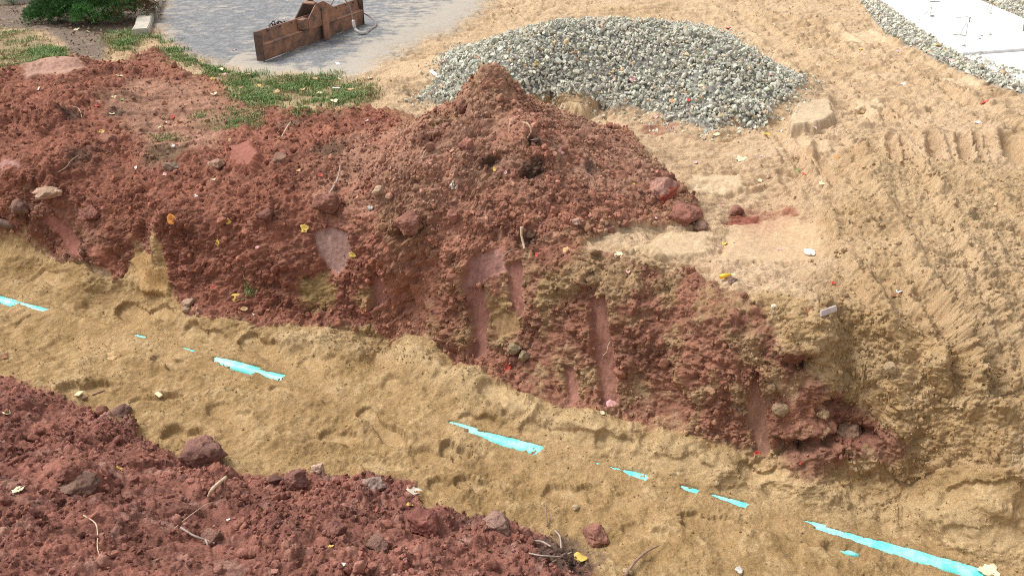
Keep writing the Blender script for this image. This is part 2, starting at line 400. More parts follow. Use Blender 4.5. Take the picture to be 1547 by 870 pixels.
tyre([(1250,205),(1285,290),(1345,400),(1420,560)], .20, .06, sh=.07)
tyre([(1330,210),(1385,300),(1450,420),(1530,560)], .20, .06, sh=.08)
tyre([(1440,260),(1500,320),(1580,420)], .2, .06, sh=.07)
tyre([(1225,55),(1320,100),(1430,145),(1560,195)], .22, .05, .2, sh=.05)
tyre([(1290,40),(1390,95),(1490,140),(1600,180)], .22, .05, .2, sh=.05)
tyre([(1120,20),(1190,70),(1260,130),(1300,180)], .2, .045, .2, sh=.045)
tyre([(1000,255),(1090,285),(1180,300)], .16, .03, .16, sh=.025)
tyre([(1165,195),(1205,255),(1240,300)], .10, .05, .06, sh=.03)
tyre([(640,40),(700,22),(800,12)], .2, .04, .2, sh=.03)
RUTS = [((1410,162),(1475,182),.09,.06),((1465,141),(1520,139),.1,.06),((1335,84),(1395,100),.09,.04),((1400,112),(1460,150),.09,.05),((1180,205),(1245,288),.07,.03),((1206,226),(1262,272),.07,.04),
 ((1340,150),(1400,190),.1,.05),((1330,165),(1355,180),.12,.08),((1355,160),(1420,172),.08,.04),((1475,182),(1547,196),.08,.04),((1300,120),(1390,135),.1,.04),((1230,70),(1300,85),.1,.035),((1240,95),(1320,110),.1,.035),
 ((1440,170),(1540,180),.07,.03),((1380,60),(1330,110),.12,.03),((1480,335),(1547,352),.09,.09),((1400,262),(1470,275),.1,.06),((1340,420),(1400,520),.1,.04),((1400,440),(1450,560),.1,.04),((1440,420),(1510,580),.1,.05),
 ((180,150),(330,145),.07,.03),((200,175),(340,165),.07,.03),((215,200),(330,190),.06,.025),((1180,255),(1200,290),.06,.03),((900,362),(1000,388),.05,.03),((1000,388),(1080,402),.05,.03),((820,20),(1000,12),.12,.03),((1180,20),(1260,40),.12,.04),
 ((1090,10),(1180,14),.12,.05),((560,70),(620,85),.12,.04)]
for a, b, w, dpt in RUTS: rut(a, b, w, dpt, .4, .3)
def lump(px, py, h, r, pl=0.0):
    i = BASE(px, py); d = np.sqrt((ax - X[i]) ** 2 + (ay - Y[i]) ** 2 + (az - Z[i]) ** 2) / r + .25 * n3a + .12 * n3b
    carve[:] += h * sstep(1.0, pl, d)
for q in [(870,160,.17,.36,.5),(940,168,.07,.3,.3),(1140,165,.06,.3,.2),(1320,255,.12,.4,0),(1300,330,.12,.45,0),(1290,235,.1,.3,0),(1400,215,.06,.25,0),(590,130,.1,.4,0),(620,150,.06,.35,0),(560,110,.06,.3,0),
 (655,150,.06,.3,0),(1120,172,.08,.25,0),(300,240,.1,.35,.1),(230,232,.07,.3,0),(110,150,.12,.5,0),(60,185,.12,.5,0),(185,150,.06,.3,0),(20,110,.08,.4,0),(90,100,.08,.5,.2),(600,380,.12,.4,0),(1300,590,.06,.25,.3),(1255,575,.07,.2,.2),(1310,560,.07,.16,.3),(1220,520,.06,.3,0),
 (490,305,.08,.2,.2),(1240,690,.1,.35,0),(1300,680,.08,.3,0),(100,720,.1,.35,0),(40,620,.1,.4,0),(330,740,.07,.4,0),(640,790,.08,.25,.2),(150,380,.1,.35,0),(420,290,.08,.4,0),(340,340,.08,.4,0),(640,330,.1,.4,0)]: lump(*q)
def hollow(qs, dep):
    d = wallsd(qs)
    m = sstep(-.02, .06, d + .03 * n3a)
    carve[:] += -dep * m
for qs, dep in [([(637,205),(655,175),(690,155),(705,160),(690,185),(665,205),(650,215)], .2), ([(722,252),(745,232),(762,232),(758,245),(740,252)], .07), ([(782,268),(800,272),(822,262),(822,250),(808,262),(788,258)], .16),
 ([(795,205),(812,200),(815,222),(800,222)], .13), ([(1180,550),(1230,535),(1240,550),(1200,565)], .16), ([(1170,660),(1230,655),(1215,690),(1170,690)], .14), ([(590,355),(612,340),(640,350),(610,372)], .10), ([(595,440),(620,430),(630,470),(600,475)], .08),
 ([(0,170),(60,180),(110,195),(90,205),(0,195)], .10), ([(1240,600),(1290,610),(1285,625),(1240,615)], .1), ([(1195,668),(1320,642),(1330,662),(1215,690)], .13), ([(380,410),(470,440),(470,452),(380,430)], .05)]: hollow(qs, dep)

# ------------------------------------------------------------------ fine relief, pushed out along the surface
N = np.zeros((NR, NC, 3))
gx = np.stack([np.gradient(XX, axis=1), np.gradient(YY, axis=1), np.gradient(Z.reshape(NR, NC), axis=1)], -1)
gy = np.stack([np.gradient(XX, axis=0), np.gradient(YY, axis=0), np.gradient(Z.reshape(NR, NC), axis=0)], -1)
N = np.cross(gx, gy); N /= np.linalg.norm(N, axis=-1, keepdims=True)
an = N.reshape(-1, 3)[ACT]
steep = sstep(.93, .72, an[:, 2])

def dome(s, seed, k=.62, keep=.35):
    f1, f2, r = worley(ax / s, ay / s, az / s, seed)
    return np.sqrt(np.clip(1 - (f1 / k) ** 2, 0, 1)) * np.clip((r - keep) / (1 - keep), 0, 1), r, f2 - f1
c30, r30, e30 = dome(.34, 2, .75, .1); c14, r14, e14 = dome(.15, 3, .7, .3); c7, r7, e7 = dome(.072, 4, .68, .4); c3, r3, e3 = dome(.036, 6, .68, .4)
n_a = fbm(ax * 1.3, ay * 1.3, az * 1.3, 3, seed=2); n_b = fbm(ax * 4, ay * 4, az * 4, 4, seed=3); n_c = fbm(ax * 16, ay * 16, az * 16, 3, .55, seed=4)
n_d = fbm(ax * 55, ay * 55, az * 55, 2, .6, seed=9)
rid = fbm(ax * 7, ay * 7, az * 7, 4, .55, seed=12, ridged=True)
amp_mod = .55 + .9 * sstep(-.3, .5, n_a)
RR = np.maximum(red, nb)
rk = fbm(ax * 26, ay * 26, az * 26, 3, .6, seed=14, ridged=True); rk2 = fbm(ax * 11, ay * 11, az * 11, 4, .6, seed=16, ridged=True)
f1s, f2s, rs = worley(ax / .05 + .6 * n_c, ay / .05 + .6 * n_d, az / .05, 8); chip = np.clip(.9 - f1s, 0, 1) * (rs > .35) * (.4 + rs)
rub = (.062 * c30 + .045 * c14 * amp_mod + .024 * c7 + .010 * c3 + .05 * n_b + .026 * n_c + .009 * n_d - .016 * rk - .022 * rk2 + .014 * chip) * (1 + .15 * steep)
compact = sstep(-.1, .35, fbm(ax * 2.1, ay * 2.1, az * 2.1, 3, seed=91)) * steep
rub = rub * (1 - .5 * compact) + .02 * n_a * compact
rub_heap = (.03 * c30 + .028 * c14 * amp_mod + .019 * c7 + .010 * c3 + .035 * n_b + .02 * n_c + .008 * n_d - .010 * rk - .016 * rk2 + .012 * chip)
heapw = sstep(1.25, .9, dh) 
rubn = .05 * n_a + .075 * c30 + .055 * c14 * amp_mod + (.35 + 1.1 * sstep(-.35, .35, n_b + .6 * n_a)) * (.022 * c7 + .010 * c3 + .022 * n_c + .008 * n_d - .012 * rk + .014 * chip) + .03 * n_b - .02 * rk2
rub = rub * (1 - heapw) + rub_heap * heapw
rub = rub * (1 - nb) + rubn * nb
rub = rub * (1 - .45 * scrape)
grit = sstep(-.25, .35, fbm(ax * 2.4, ay * 2.4, None, 4, .6, seed=18))
ridge_p = np.zeros(len(ax))
for off_, a_ in ((.30, .05), (-.32, .055), (.62, .04), (-.7, .04)):
    pq = (ax - pl0[0]) * -PU2[1] + (ay - pl0[1]) * PU2[0] - off_ - .12 * w1
    ridge_p += a_ * np.exp(-(pq / .10) ** 2) * sstep(-.25, .3, fbm(ax * 1.7 + off_ * 9, ay * 1.7, None, 3, seed=81))
bedrel = ridge_p + .06 * n_b + .035 * fbm(ax * 2.1, ay * 3.0, None, 3, seed=83) + .016 * n_c + (.002 + .006 * grit) * n_d + .010 * c7 * grit + .005 * c3 * grit - .008 * rk2 * (.3 + grit) - .006 * rk * grit + .045 * n_a + .006 * chip * grit
lumpy = .028 * c14 * amp_mod + .018 * c7 + .008 * c3 + .05 * n_b + .026 * n_c + .009 * n_d - .016 * rk - .028 * rk2 + .012 * chip
streak = fbm(ax * 1.6 + ay * .5 + .5 * w1, ay * 4.5, az * 0, 4, .55, seed=15); sridge = fbm(ax * 1.9 + ay * .9 + .8 * w1, ay * 3.6 + .6 * w1, None, 4, .6, seed=19, ridged=True)
patchy = sstep(-.35, .3, fbm(ax * .8, ay * .8, None, 3, seed=17))
upper = 1.3 * (.045 * streak - (.03 + .055 * patchy) * sridge + .028 * n_b + .012 * n_c + .004 * n_d - .007 * rk2 * (.3 + patchy) - .004 * rk + .010 * c7 * patchy + .006 * chip * patchy) + .015 * c30 * patchy
wallo = .05 * c30 + .04 * c14 * amp_mod + .016 * c7 + .008 * c3 + .07 * n_b + .022 * n_c + .007 * n_d - .022 * rk2 - .010 * rk + .008 * chip
sandrel = upper * (1 - berm) + lumpy * berm
wallz = steep * (1 - tr) * (1 - RR)
sandrel = sandrel * (1 - wallz) + wallo * wallz
rel = sandrel * (1 - tr) + bedrel * tr
rel = rel * (1 - RR) + rub * RR
quiet = np.maximum.reduce([drv, lawn * .75, strip, grv * .5, bed * .6])
rel = rel * (1 - quiet) + quiet * (.012 * n_a + .006 * n_b + .002 * n_c)
strk0 = fbm((ax * PU2[0] + ay * PU2[1]) * 34, az * 2.0, None, 3, .6, seed=95)
rel = rel * (1 - .88 * smear) + smear * (.010 * n_b + .007 * strk0 * steep)
rel = rel * (1 - .6 * flat * tr)
near_edge = sstep(.0, .22, dtr) ; 
toe = np.exp(-((dtr - .22) / .14) ** 2) * tr * (ax > -2.2)            # loose sand piled along the wall foot
rel = rel + .085 * toe * (1 + .8 * n_b)
disp = (rel + carve * (1 - drv) - sdep)
FADE = fade[ACT]
px_ = ax + an[:, 0] * disp * FADE; py_ = ay + an[:, 1] * disp * FADE; pz_ = az + an[:, 2] * disp * FADE

# ------------------------------------------------------------------ the buried pipe: sand lies over it except in these stretches
PIPE_R = .072
PIPE_Z = -1.235
PA, PB = P(-60, 436, PIPE_Z + .04), P(1640, 911, PIPE_Z + .04)
PA[2] = PB[2] = PIPE_Z
pd = (PB - PA); PLEN = np.linalg.norm(pd[:2]); pu = pd[:2] / PLEN
def pipe_s(px, py):
    q = P(px, py, PIPE_Z + PIPE_R)[:2] - PA[:2]; return q @ pu
ps = (px_ - PA[0]) * pu[0] + (py_ - PA[1]) * pu[1]
pdist = (px_ - PA[0]) * -pu[1] + (py_ - PA[1]) * pu[0]      # + on the far side
SHOW = [((-60,436),(22,459),.05,0),((30,462),(72,466),.03,0),((203,509),(212,511),.012,0),((278,525),(294,528),.012,.01),((326,543),(385,560),.062,0),((388,561),(428,571),.044,-.02),((684,639),(720,649),.018,.01),((716,647),(812,677),.046,0),
 ((898,701),(906,704),.014,0),((920,707),(934,711),.014,0),((938,712),(970,722),.032,0),((1026,739),(1050,746),.028,0),((1076,753),(1122,765),.03,0),((1214,789),(1240,797),.02,0),((1236,797),(1490,866),.041,0),((1270,826),(1296,840),.022,-.10)]
cover = PIPE_Z + PIPE_R + .012 + .010 * np.clip(n_c + n_d, -1, 1) + .012 * np.clip(n_b, 0, 1)
near_p = np.exp(-(pdist / .16) ** 2)
ztarget = cover * 1.0
pz_ = np.where(tr > .3, pz_ * (1 - near_p) + np.maximum(ztarget, ztarget * .6 + pz_ * .4) * near_p, pz_)
open_ = np.zeros(len(ax))
for a, b, hw, off in SHOW[:-1]:
    s0, s1 = pipe_s(*a), pipe_s(*b)
    if hw > .04: hw, off = hw * 1.25, -.055
    hw = hw * (.35 + .65 * sstep(-.02, .6, (ps - s0) / max(s1 - s0, .01)))
    ds = np.minimum(ps - s0, s1 - ps)
    e = np.minimum(ds * .35, hw * .9 - np.abs(pdist - off * .5)) + .022 * n_c + .012 * n_d + .030 * n_b
    open_ = np.maximum(open_, sstep(-.012, .010, e))
pz_ = np.where(np.abs(pdist) < .3, pz_ * (1 - open_) + (PIPE_Z + PIPE_R * np.clip(.12 + .8 * n_c + .5 * n_d + 1.5 * n_b, -.2, 1.0)) * open_, pz_)

Xf, Yf, Zf = X.copy(), Y.copy(), Z.copy()
Xf[ACT], Yf[ACT], Zf[ACT] = px_, py_, pz_

# ------------------------------------------------------------------ soil colours (what the soil is, wet or dry; shade painted into some hollows)
def C(*c): return np.array(c, np.float32)
def mix(a, b, m): return a * (1 - m[:, None]) + b * m[:, None]
one = np.ones((len(ax), 3), np.float32)
v1 = fbm(ax * .9, ay * .9, az, 4, seed=21); v2 = fbm(ax * 5, ay * 5, az * 5, 4, .6, seed=22); v3 = fbm(ax * 22, ay * 22, az * 22, 3, .6, seed=23)
sand = mix(one * C(.49, .35, .225), one * C(.415, .285, .17), sstep(-.3, .5, v1 + .5 * v2))
sand = mix(sand, one * C(.55, .42, .275), sstep(.15, .7, v2 - .5 * v1) * .6)
sandb = mix(one * C(.415, .29, .155), one * C(.36, .24, .12), sstep(-.3, .4, v1 + v2))
sand = mix(sand, sandb, berm * .8)
sand = mix(sand, one * C(.48, .345, .205), farsand * .4)
bedc = mix(one * C(.37, .245, .12), one * C(.285, .182, .082), sstep(-.35, .35, v1 * .6 + v2 + .3 * n_c))
bedc = mix(bedc, one * C(.46, .33, .18), np.clip(sstep(.05, .5, v3 * .8 + n_b) * .55 + toe * .75, 0, .9))
col = mix(sand, bedc, tr)
ochw = mix(one * C(.34, .22, .105), one * C(.41, .29, .16), sstep(-.2, .4, v2 + .6 * v3))
col = mix(col, ochw, wallz * .85)
redc = mix(one * C(.305, .140, .092), one * C(.225, .098, .064), sstep(-.3, .4, v1 + .6 * v2))
redc = mix(redc, one * C(.36, .20, .138), sstep(.0, .55, v2 + .5 * v3 + .25 * (r14 - .5)) * .75)
redc = mix(redc, one * C(.33, .20, .13), sstep(.25, .6, v1 * .8 + v3 * .6) * .6)
redc = mix(redc, one * C(.085, .045, .03), sstep(.38, .62, fbm(ax * 3, ay * 3, az * 3, 4, seed=31)) * .75)
redc = mix(redc, one * C(.235, .090, .060), leftside * .6)
redc = mix(redc, one * C(.33, .20, .135), scrape * .6)
redc = redc * (1 + .55 * fbm(ax * 1.6, ay * 1.6, az * 1.6, 4, .6, seed=33))[:, None]
redc = redc * (.82 + .36 * r7)[:, None] * (.92 + .16 * r3)[:, None]
nbc = mix(one * C(.255, .110, .080), one * C(.185, .076, .057), sstep(-.3, .4, v1 + v2))
nbc = mix(nbc, one * C(.38, .22, .17), sstep(.05, .6, v2 + .4 * v3) * .8)
nbc = nbc * (1 + .5 * fbm(ax * 2.2, ay * 2.2, az * 2.2, 4, .6, seed=34))[:, None]
nbc = nbc * (.82 + .36 * r7)[:, None]
redc = mix(redc, one * C(.345, .195, .133) * (.85 + .3 * r7)[:, None], heapw * sstep(-.35, .4, v2 + .5 * v1 + .2) * .75)
oc = .8 * ochre * sstep(-.02, .4, n_b * .9 + v2 * .7 + .2 * v3 + .05)
redc = mix(redc, one * C(.25, .122, .08), ochre * .45)
redc = mix(redc, ochw * .92, oc * .8)
rimdust = np.exp(-((dred - .08) / .14) ** 2) * sstep(-.2, .3, v2)
redc = mix(redc, one * C(.34, .22, .12), np.clip(rimdust * .55, 0, 1) * sstep(.2, -.2, dtr + .3))
col = mix(col, redc, red)
col = mix(col, nbc, nb)
for px0, py0, rad, c in [(802,255,.17,(.055,.035,.025)),(742,243,.12,(.07,.045,.03)),(808,212,.09,(.05,.03,.022)),(110,175,.18,(.10,.06,.045)),(500,228,.22,(.12,.075,.05)),(440,190,.2,(.16,.10,.07)),(255,235,.3,(.15,.10,.06)),(855,838,.28,(.13,.085,.065)),  # dark earth and root ball; spots in the hollows also paint their shade
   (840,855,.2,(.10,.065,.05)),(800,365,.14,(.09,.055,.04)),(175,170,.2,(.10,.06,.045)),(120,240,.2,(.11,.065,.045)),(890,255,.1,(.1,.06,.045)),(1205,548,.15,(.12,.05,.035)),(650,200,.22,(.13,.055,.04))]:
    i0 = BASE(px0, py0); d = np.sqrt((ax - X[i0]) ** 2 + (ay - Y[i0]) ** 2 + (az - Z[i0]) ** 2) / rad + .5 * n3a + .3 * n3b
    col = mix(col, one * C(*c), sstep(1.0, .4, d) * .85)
for px0, py0, rad, c, s in [(1150,330,.35,(.33,.13,.09),.55),(1125,330,.16,(.26,.085,.06),.9),(1190,318,.12,(.27,.09,.06),.7),(1285,645,.24,(.23,.10,.07),.85),(1220,685,.24,(.22,.10,.07),.85),(1340,675,.15,(.24,.11,.08),.7),(1255,600,.1,(.24,.11,.075),.7),(1200,548,.08,(.2,.09,.06),.8),(1330,660,.12,(.25,.11,.08),.7),(995,192,.25,(.27,.10,.07),.6),(480,440,.22,(.30,.205,.09),.95),
   (762,478,.22,(.31,.21,.10),.9),(830,440,.2,(.29,.20,.10),.7),(590,330,.2,(.28,.17,.10),.6),(640,300,.25,(.30,.17,.11),.6),(930,425,.22,(.35,.24,.13),.75),(555,450,.12,(.29,.19,.09),.7),(880,30,.3,(.34,.17,.1),.3),(620,355,.25,(.27,.155,.09),.5),(1010,430,.1,(.33,.23,.12),.5)]:
    i0 = BASE(px0, py0); d = np.sqrt((ax - X[i0]) ** 2 + (ay - Y[i0]) ** 2 + (az - Z[i0]) ** 2) / rad + .5 * n3a + .35 * n3b
    col = mix(col, one * C(*c) * (1 + .15 * v3)[:, None], sstep(1.05, .55, d) * s)
col = mix(col, one * C(.17, .13, .10), bed * sstep(-.4, .3, v2 + .4))
lawnc = mix(one * C(.20, .13, .075), one * C(.11, .13, .05), sstep(-.2, .4, v2))
col = mix(col, lawnc, lawn * .6)
col = mix(col, one * C(.25, .245, .22), np.maximum(grv, strip))
strk = fbm((ax * PU2[0] + ay * PU2[1]) * 34, az * 2.0, None, 3, .6, seed=95)
gm = (1 + .38 * strk)[:, None] * mix(scol, scol * 1.12, sstep(-.2, .4, v2)) * (1 + .12 * v3)[:, None]
col = mix(col, gm, smear * np.where(az > -.12, .6, .9))
col = col * (1 + .20 * v3 + .16 * n_d + .10 * n_c)[:, None]
dust = sstep(-.10, .42, v2 * .6 + v1 * .5 + .35 * fbm(ax * 2.5 + ay, ay * 9, az * 0, 3, seed=41) + .75 * sstep(.9, .0, ddrv) * (ax > -4.3) - .1 + .35 * sstep(-3.2, -1.5, ax))
asp = mix(one * C(.145, .148, .155), one * C(.23, .23, .232), sstep(-.25, .35, v3 + .8 * v2 + .6 * n_d))
asp = mix(asp, one * C(.40, .35, .285), np.clip(dust, 0, 1) * .8)
col = mix(col, asp, drv)
col = np.clip(col, .01, .85)
COLV = np.ones((len(X), 4), np.float32) * np.array([.42, .29, .16, 1], np.float32)
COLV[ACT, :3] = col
SMO = np.zeros(len(X), np.float32); SMO[ACT] = np.maximum(smear * .8, flat * .3)

# ------------------------------------------------------------------ which piece of ground each patch belongs to
RID = np.zeros(len(X), np.int32)
rid_a = np.zeros(len(ax), np.int32)
rid_a[tr > .5] = 1
rid_a[(red > .5)] = 2
heapp = sdist(bpoly([(560,172),(600,172),(650,180),(740,112),(830,175),(960,200),(1062,330),(930,338),(880,365),(790,374),(700,376),(600,350),(565,300)]), ax, ay, .3) > 0
rid_a[(red > .5) & (heapp | (dh < .98)) & (rid_a == 2)] = 3
rid_a[nb > .5] = 4
rid_a[drv > .5] = 5
rid_a[bed > .5] = 6
RID[ACT] = rid_a
idx = np.arange(NR * NC).reshape(NR, NC)
QUADS = np.stack([idx[:-1, :-1], idx[:-1, 1:], idx[1:, 1:], idx[1:, :-1]], -1).reshape(-1, 4)
QID = RID[QUADS[:, 0]]
# ------------------------------------------------------------------ making objects
def tag(o, label=None, cat=None, group=None, kind=None):
    if label: o['label'] = label
    if cat: o['category'] = cat
    if group: o['group'] = group
    if kind: o['kind'] = kind
    return o
def new_mesh(name, V, F, mat=None, smooth=False, colr=None, extra=None, parent=None, loc=None):
    V = np.asarray(V, np.float32).reshape(-1, 3); F = np.asarray(F, np.int32)
    if loc is not None: V = V - np.asarray(loc, np.float32)
    me = bpy.data.meshes.new(name); k = F.shape[1]
    me.vertices.add(len(V)); me.vertices.foreach_set('co', V.ravel())
    me.loops.add(F.size); me.loops.foreach_set('vertex_index', F.ravel())
    me.polygons.add(len(F)); me.polygons.foreach_set('loop_start', np.arange(0, F.size, k, dtype=np.int32))
    me.polygons.foreach_set('use_smooth', np.full(len(F), smooth, bool))
    if colr is not None:
        a = me.attributes.new('Col', 'FLOAT_COLOR', 'POINT')
        cc = np.ones((len(V), 4), np.float32); cc[:, :colr.shape[1]] = colr
        a.data.foreach_set('color', cc.ravel())
    if extra is not None:
        a = me.attributes.new('Slick', 'FLOAT', 'POINT'); a.data.foreach_set('value', np.asarray(extra, np.float32))
    me.update(calc_edges=True)
    if mat: me.materials.append(mat)
    o = bpy.data.objects.new(name, me); COL.objects.link(o)
    if loc is not None: o.location = tuple(float(q) for q in loc)
    if parent: o.parent = parent
    return o
def from_bm(name, bm, mat=None, smooth=False, parent=None, loc=None):
    me = bpy.data.meshes.new(name); bm.to_mesh(me); bm.free()
    for p in me.polygons: p.use_smooth = smooth
    if mat: me.materials.append(mat)
    o = bpy.data.objects.new(name, me); COL.objects.link(o)
    if parent: o.parent = parent
    if loc is not None: o.location = tuple(loc)
    return o
def empty(name, loc, rz=0.0):
    o = bpy.data.objects.new(name, None); COL.objects.link(o); o.location = tuple(float(q) for q in loc); o.rotation_euler = (0, 0, rz)
    o.empty_display_size = .1
    return o

# ------------------------------------------------------------------ materials
def nmat(name):
    m = bpy.data.materials.new(name); m.use_nodes = True
    nt = m.node_tree; b = nt.nodes['Principled BSDF']
    b.inputs['Specular IOR Level'].default_value = .25
    return m, nt, b
def nd(nt, t, **kw):
    n = nt.nodes.new(t)
    for k, v in kw.items():
        if k in n.inputs: n.inputs[k].default_value = v
        else: setattr(n, k, v)
    return n
def noise_node(nt, scale, detail=4, rough=.6, obj=True):
    tc = nd(nt, 'ShaderNodeTexCoord'); n = nd(nt, 'ShaderNodeTexNoise', Scale=scale, Detail=detail, Roughness=rough)
    nt.links.new(tc.outputs['Object'], n.inputs['Vector']); return n
def remap(nt, sock, a, b, c, d):
    r = nd(nt, 'ShaderNodeMapRange'); r.inputs[1].default_value = a; r.inputs[2].default_value = b; r.inputs[3].default_value = c; r.inputs[4].default_value = d
    nt.links.new(sock, r.inputs[0]); return r.outputs[0]
def scale_col(nt, colsock, fac):
    m = nd(nt, 'ShaderNodeVectorMath', operation='MULTIPLY')
    nt.links.new(colsock, m.inputs[0]); nt.links.new(fac, m.inputs[1]); return m.outputs[0]
def mixc(nt, fac, a, b):
    m = nd(nt, 'ShaderNodeMix', data_type='RGBA')
    nt.links.new(fac, m.inputs[0])
    for s, v in ((m.inputs[6], a), (m.inputs[7], b)):
        if isinstance(v, tuple): s.default_value = (*v, 1)
        else: nt.links.new(v, s)
    return m.outputs[2]
def bump(nt, b, sock, dist, strength=1.0):
    n = nd(nt, 'ShaderNodeBump'); n.inputs['Strength'].default_value = strength; n.inputs['Distance'].default_value = dist
    nt.links.new(sock, n.inputs['Height']); nt.links.new(n.outputs[0], b.inputs['Normal'])
def attr_mat(name, rough=.95, fine=160, lo=.72, hi=1.28, bd=.004, slick=False):
    m, nt, b = nmat(name)
    a = nd(nt, 'ShaderNodeAttribute', attribute_name='Col')
    n = noise_node(nt, fine, 6, .75)
    f = remap(nt, n.outputs[0], .3, .7, lo, hi)
    nt.links.new(scale_col(nt, a.outputs['Color'], f), b.inputs['Base Color'])
    b.inputs['Roughness'].default_value = rough
    if slick:
        s = nd(nt, 'ShaderNodeAttribute', attribute_name='Slick')
        nt.links.new(remap(nt, s.outputs['Fac'], 0, 1, rough, .55), b.inputs['Roughness'])
        st = remap(nt, s.outputs['Fac'], 0, 1, 1.0, .25)
        bn = nd(nt, 'ShaderNodeBump'); bn.inputs['Distance'].default_value = bd
        nt.links.new(st, bn.inputs['Strength']); nt.links.new(n.outputs[0], bn.inputs['Height']); nt.links.new(bn.outputs[0], b.inputs['Normal'])
    elif bd: bump(nt, b, n.outputs[0], bd)
    b.inputs['Specular IOR Level'].default_value = .15
    return m
def simple_mat(name, c1, c2, scale=12, rough=.8, bd=.002, lo=.35, hi=.65, metallic=0, spec=.25):
    m, nt, b = nmat(name)
    n = noise_node(nt, scale, 6, .65)
    nt.links.new(mixc(nt, remap(nt, n.outputs[0], lo, hi, 0, 1), c1, c2), b.inputs['Base Color'])
    b.inputs['Roughness'].default_value = rough; b.inputs['Metallic'].default_value = metallic; b.inputs['Specular IOR Level'].default_value = spec
    if bd: bump(nt, b, n.outputs[0], bd)
    return m
M_SOIL = attr_mat('soil', .96, 95, .70, 1.30, .010, True)
M_ASPH = attr_mat('asphalt', .9, 120, .8, 1.2, .003)
M_STONE = attr_mat('crushed_stone', .85, 60, .8, 1.2, .002)
M_CRUMB = attr_mat('soil_crumb', .96, 90, .65, 1.35, .010)
M_GRASS = attr_mat('grass_blade', .6, 40, .9, 1.1, 0)
M_NEEDLE = attr_mat('needles', .6, 30, .9, 1.1, 0)
M_RUST = simple_mat('rusty_steel', (.13, .085, .068), (.36, .18, .11), 5, .8, .002, .36, .64)
M_RUSTD = simple_mat('dark_steel', (.055, .04, .035), (.12, .07, .05), 12, .7, .002)
M_WIRE = simple_mat('rebar_wire', (.20, .18, .17), (.34, .28, .24), 40, .7, 0)
M_HOSE = simple_mat('dusty_hose', (.22, .17, .14), (.34, .27, .22), 20, .7, .001)
M_FIT = simple_mat('pale_fitting', (.62, .60, .56), (.45, .42, .38), 30, .5, .001)
M_WOOD = simple_mat('weathered_timber', (.33, .30, .25), (.50, .46, .38), 7, .9, .003)
M_ROOT = simple_mat('root_bark', (.20, .12, .08), (.33, .21, .15), 30, .9, .002)
M_ROOTP = simple_mat('pale_root', (.42, .30, .20), (.60, .46, .33), 30, .85, .002)
M_ROOTG = simple_mat('grey_stick', (.28, .22, .18), (.42, .34, .29), 30, .9, .002)
M_LOG = simple_mat('muddy_log', (.10, .065, .05), (.21, .12, .085), 15, .8, .004)
def slab_mat(name, c1, c2):
    m, nt, b = nmat(name)
    n = noise_node(nt, 3.5, 8, .7); n2 = noise_node(nt, 60, 3, .6)
    c = mixc(nt, remap(nt, n.outputs[0], .4, .75, 0, 1), c1, c2)
    nt.links.new(scale_col(nt, c, remap(nt, n2.outputs[0], .3, .7, .92, 1.06)), b.inputs['Base Color'])
    b.inputs['Roughness'].default_value = .85; bump(nt, b, n2.outputs[0], .002); return m
M_SLAB = slab_mat('new_concrete', (.78, .78, .77), (.60, .57, .52))
M_SLAB2 = slab_mat('damp_concrete', (.70, .70, .69), (.58, .55, .5))
def pipe_mat():
    m, nt, b = nmat('teal_plastic')
    n = noise_node(nt, 38, 6, .7); n2 = noise_node(nt, 9, 4, .6)
    c = mixc(nt, remap(nt, n2.outputs[0], .42, .58, 0, 1), (.13, .66, .62), (.33, .81, .77))
    c = mixc(nt, remap(nt, n.outputs[0], .54, .66, 0, .7), c, (.38, .27, .13))       # sand sticking to it
    nt.links.new(c, b.inputs['Base Color']); b.inputs['Roughness'].default_value = .42; b.inputs['Specular IOR Level'].default_value = .4
    return m
M_PIPE = pipe_mat()

# ------------------------------------------------------------------ ground objects
NAMES = {0: 'ground', 1: 'trench_floor', 2: 'trench_bank', 3: 'soil_heap', 4: 'spoil_bank', 5: 'driveway', 6: 'garden_bed'}
ALLV = np.stack([Xf, Yf, Zf], 1)
for k, nm in NAMES.items():
    q = QUADS[QID == k]
    u, inv = np.unique(q, return_inverse=True)
    V = ALLV[u]
    loc = None
    if k in (3, 4): loc = [V[:, 0].mean(), V[:, 1].mean(), np.percentile(V[:, 2], 3)]
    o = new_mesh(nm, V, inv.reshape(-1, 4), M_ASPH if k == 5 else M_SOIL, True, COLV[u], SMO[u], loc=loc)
    if k == 3: tag(o, 'tall pointed heap of crumbly red soil between the trench and the gravel heap', 'soil heap')
    elif k == 4: tag(o, 'long low bank of clumpy dark red soil along the near side of the trench', 'soil bank')
    else: o['kind'] = 'structure'

FIN = Finder(Xf, Yf, Zf)
gxf = np.stack([np.gradient(q.reshape(NR, NC), axis=1) for q in (Xf, Yf, Zf)], -1)
gyf = np.stack([np.gradient(q.reshape(NR, NC), axis=0) for q in (Xf, Yf, Zf)], -1)
cr = np.cross(gxf, gyf); AREA = np.linalg.norm(cr, axis=-1).ravel(); NRM = cr.reshape(-1, 3) / np.maximum(AREA, 1e-12)[:, None]
def spot(px, py, smooth=4):
    i = FIN(px, py); r, c = divmod(i, NC)
    n = NRM.reshape(NR, NC, 3)[max(r - smooth, 0):r + smooth + 1, max(c - smooth, 0):c + smooth + 1].reshape(-1, 3).mean(0)
    n /= np.linalg.norm(n)
    p = ALLV[i]; dep = (p - CAM) @ FWD
    return p, n, FX / dep, i           # point, normal, pixels per metre

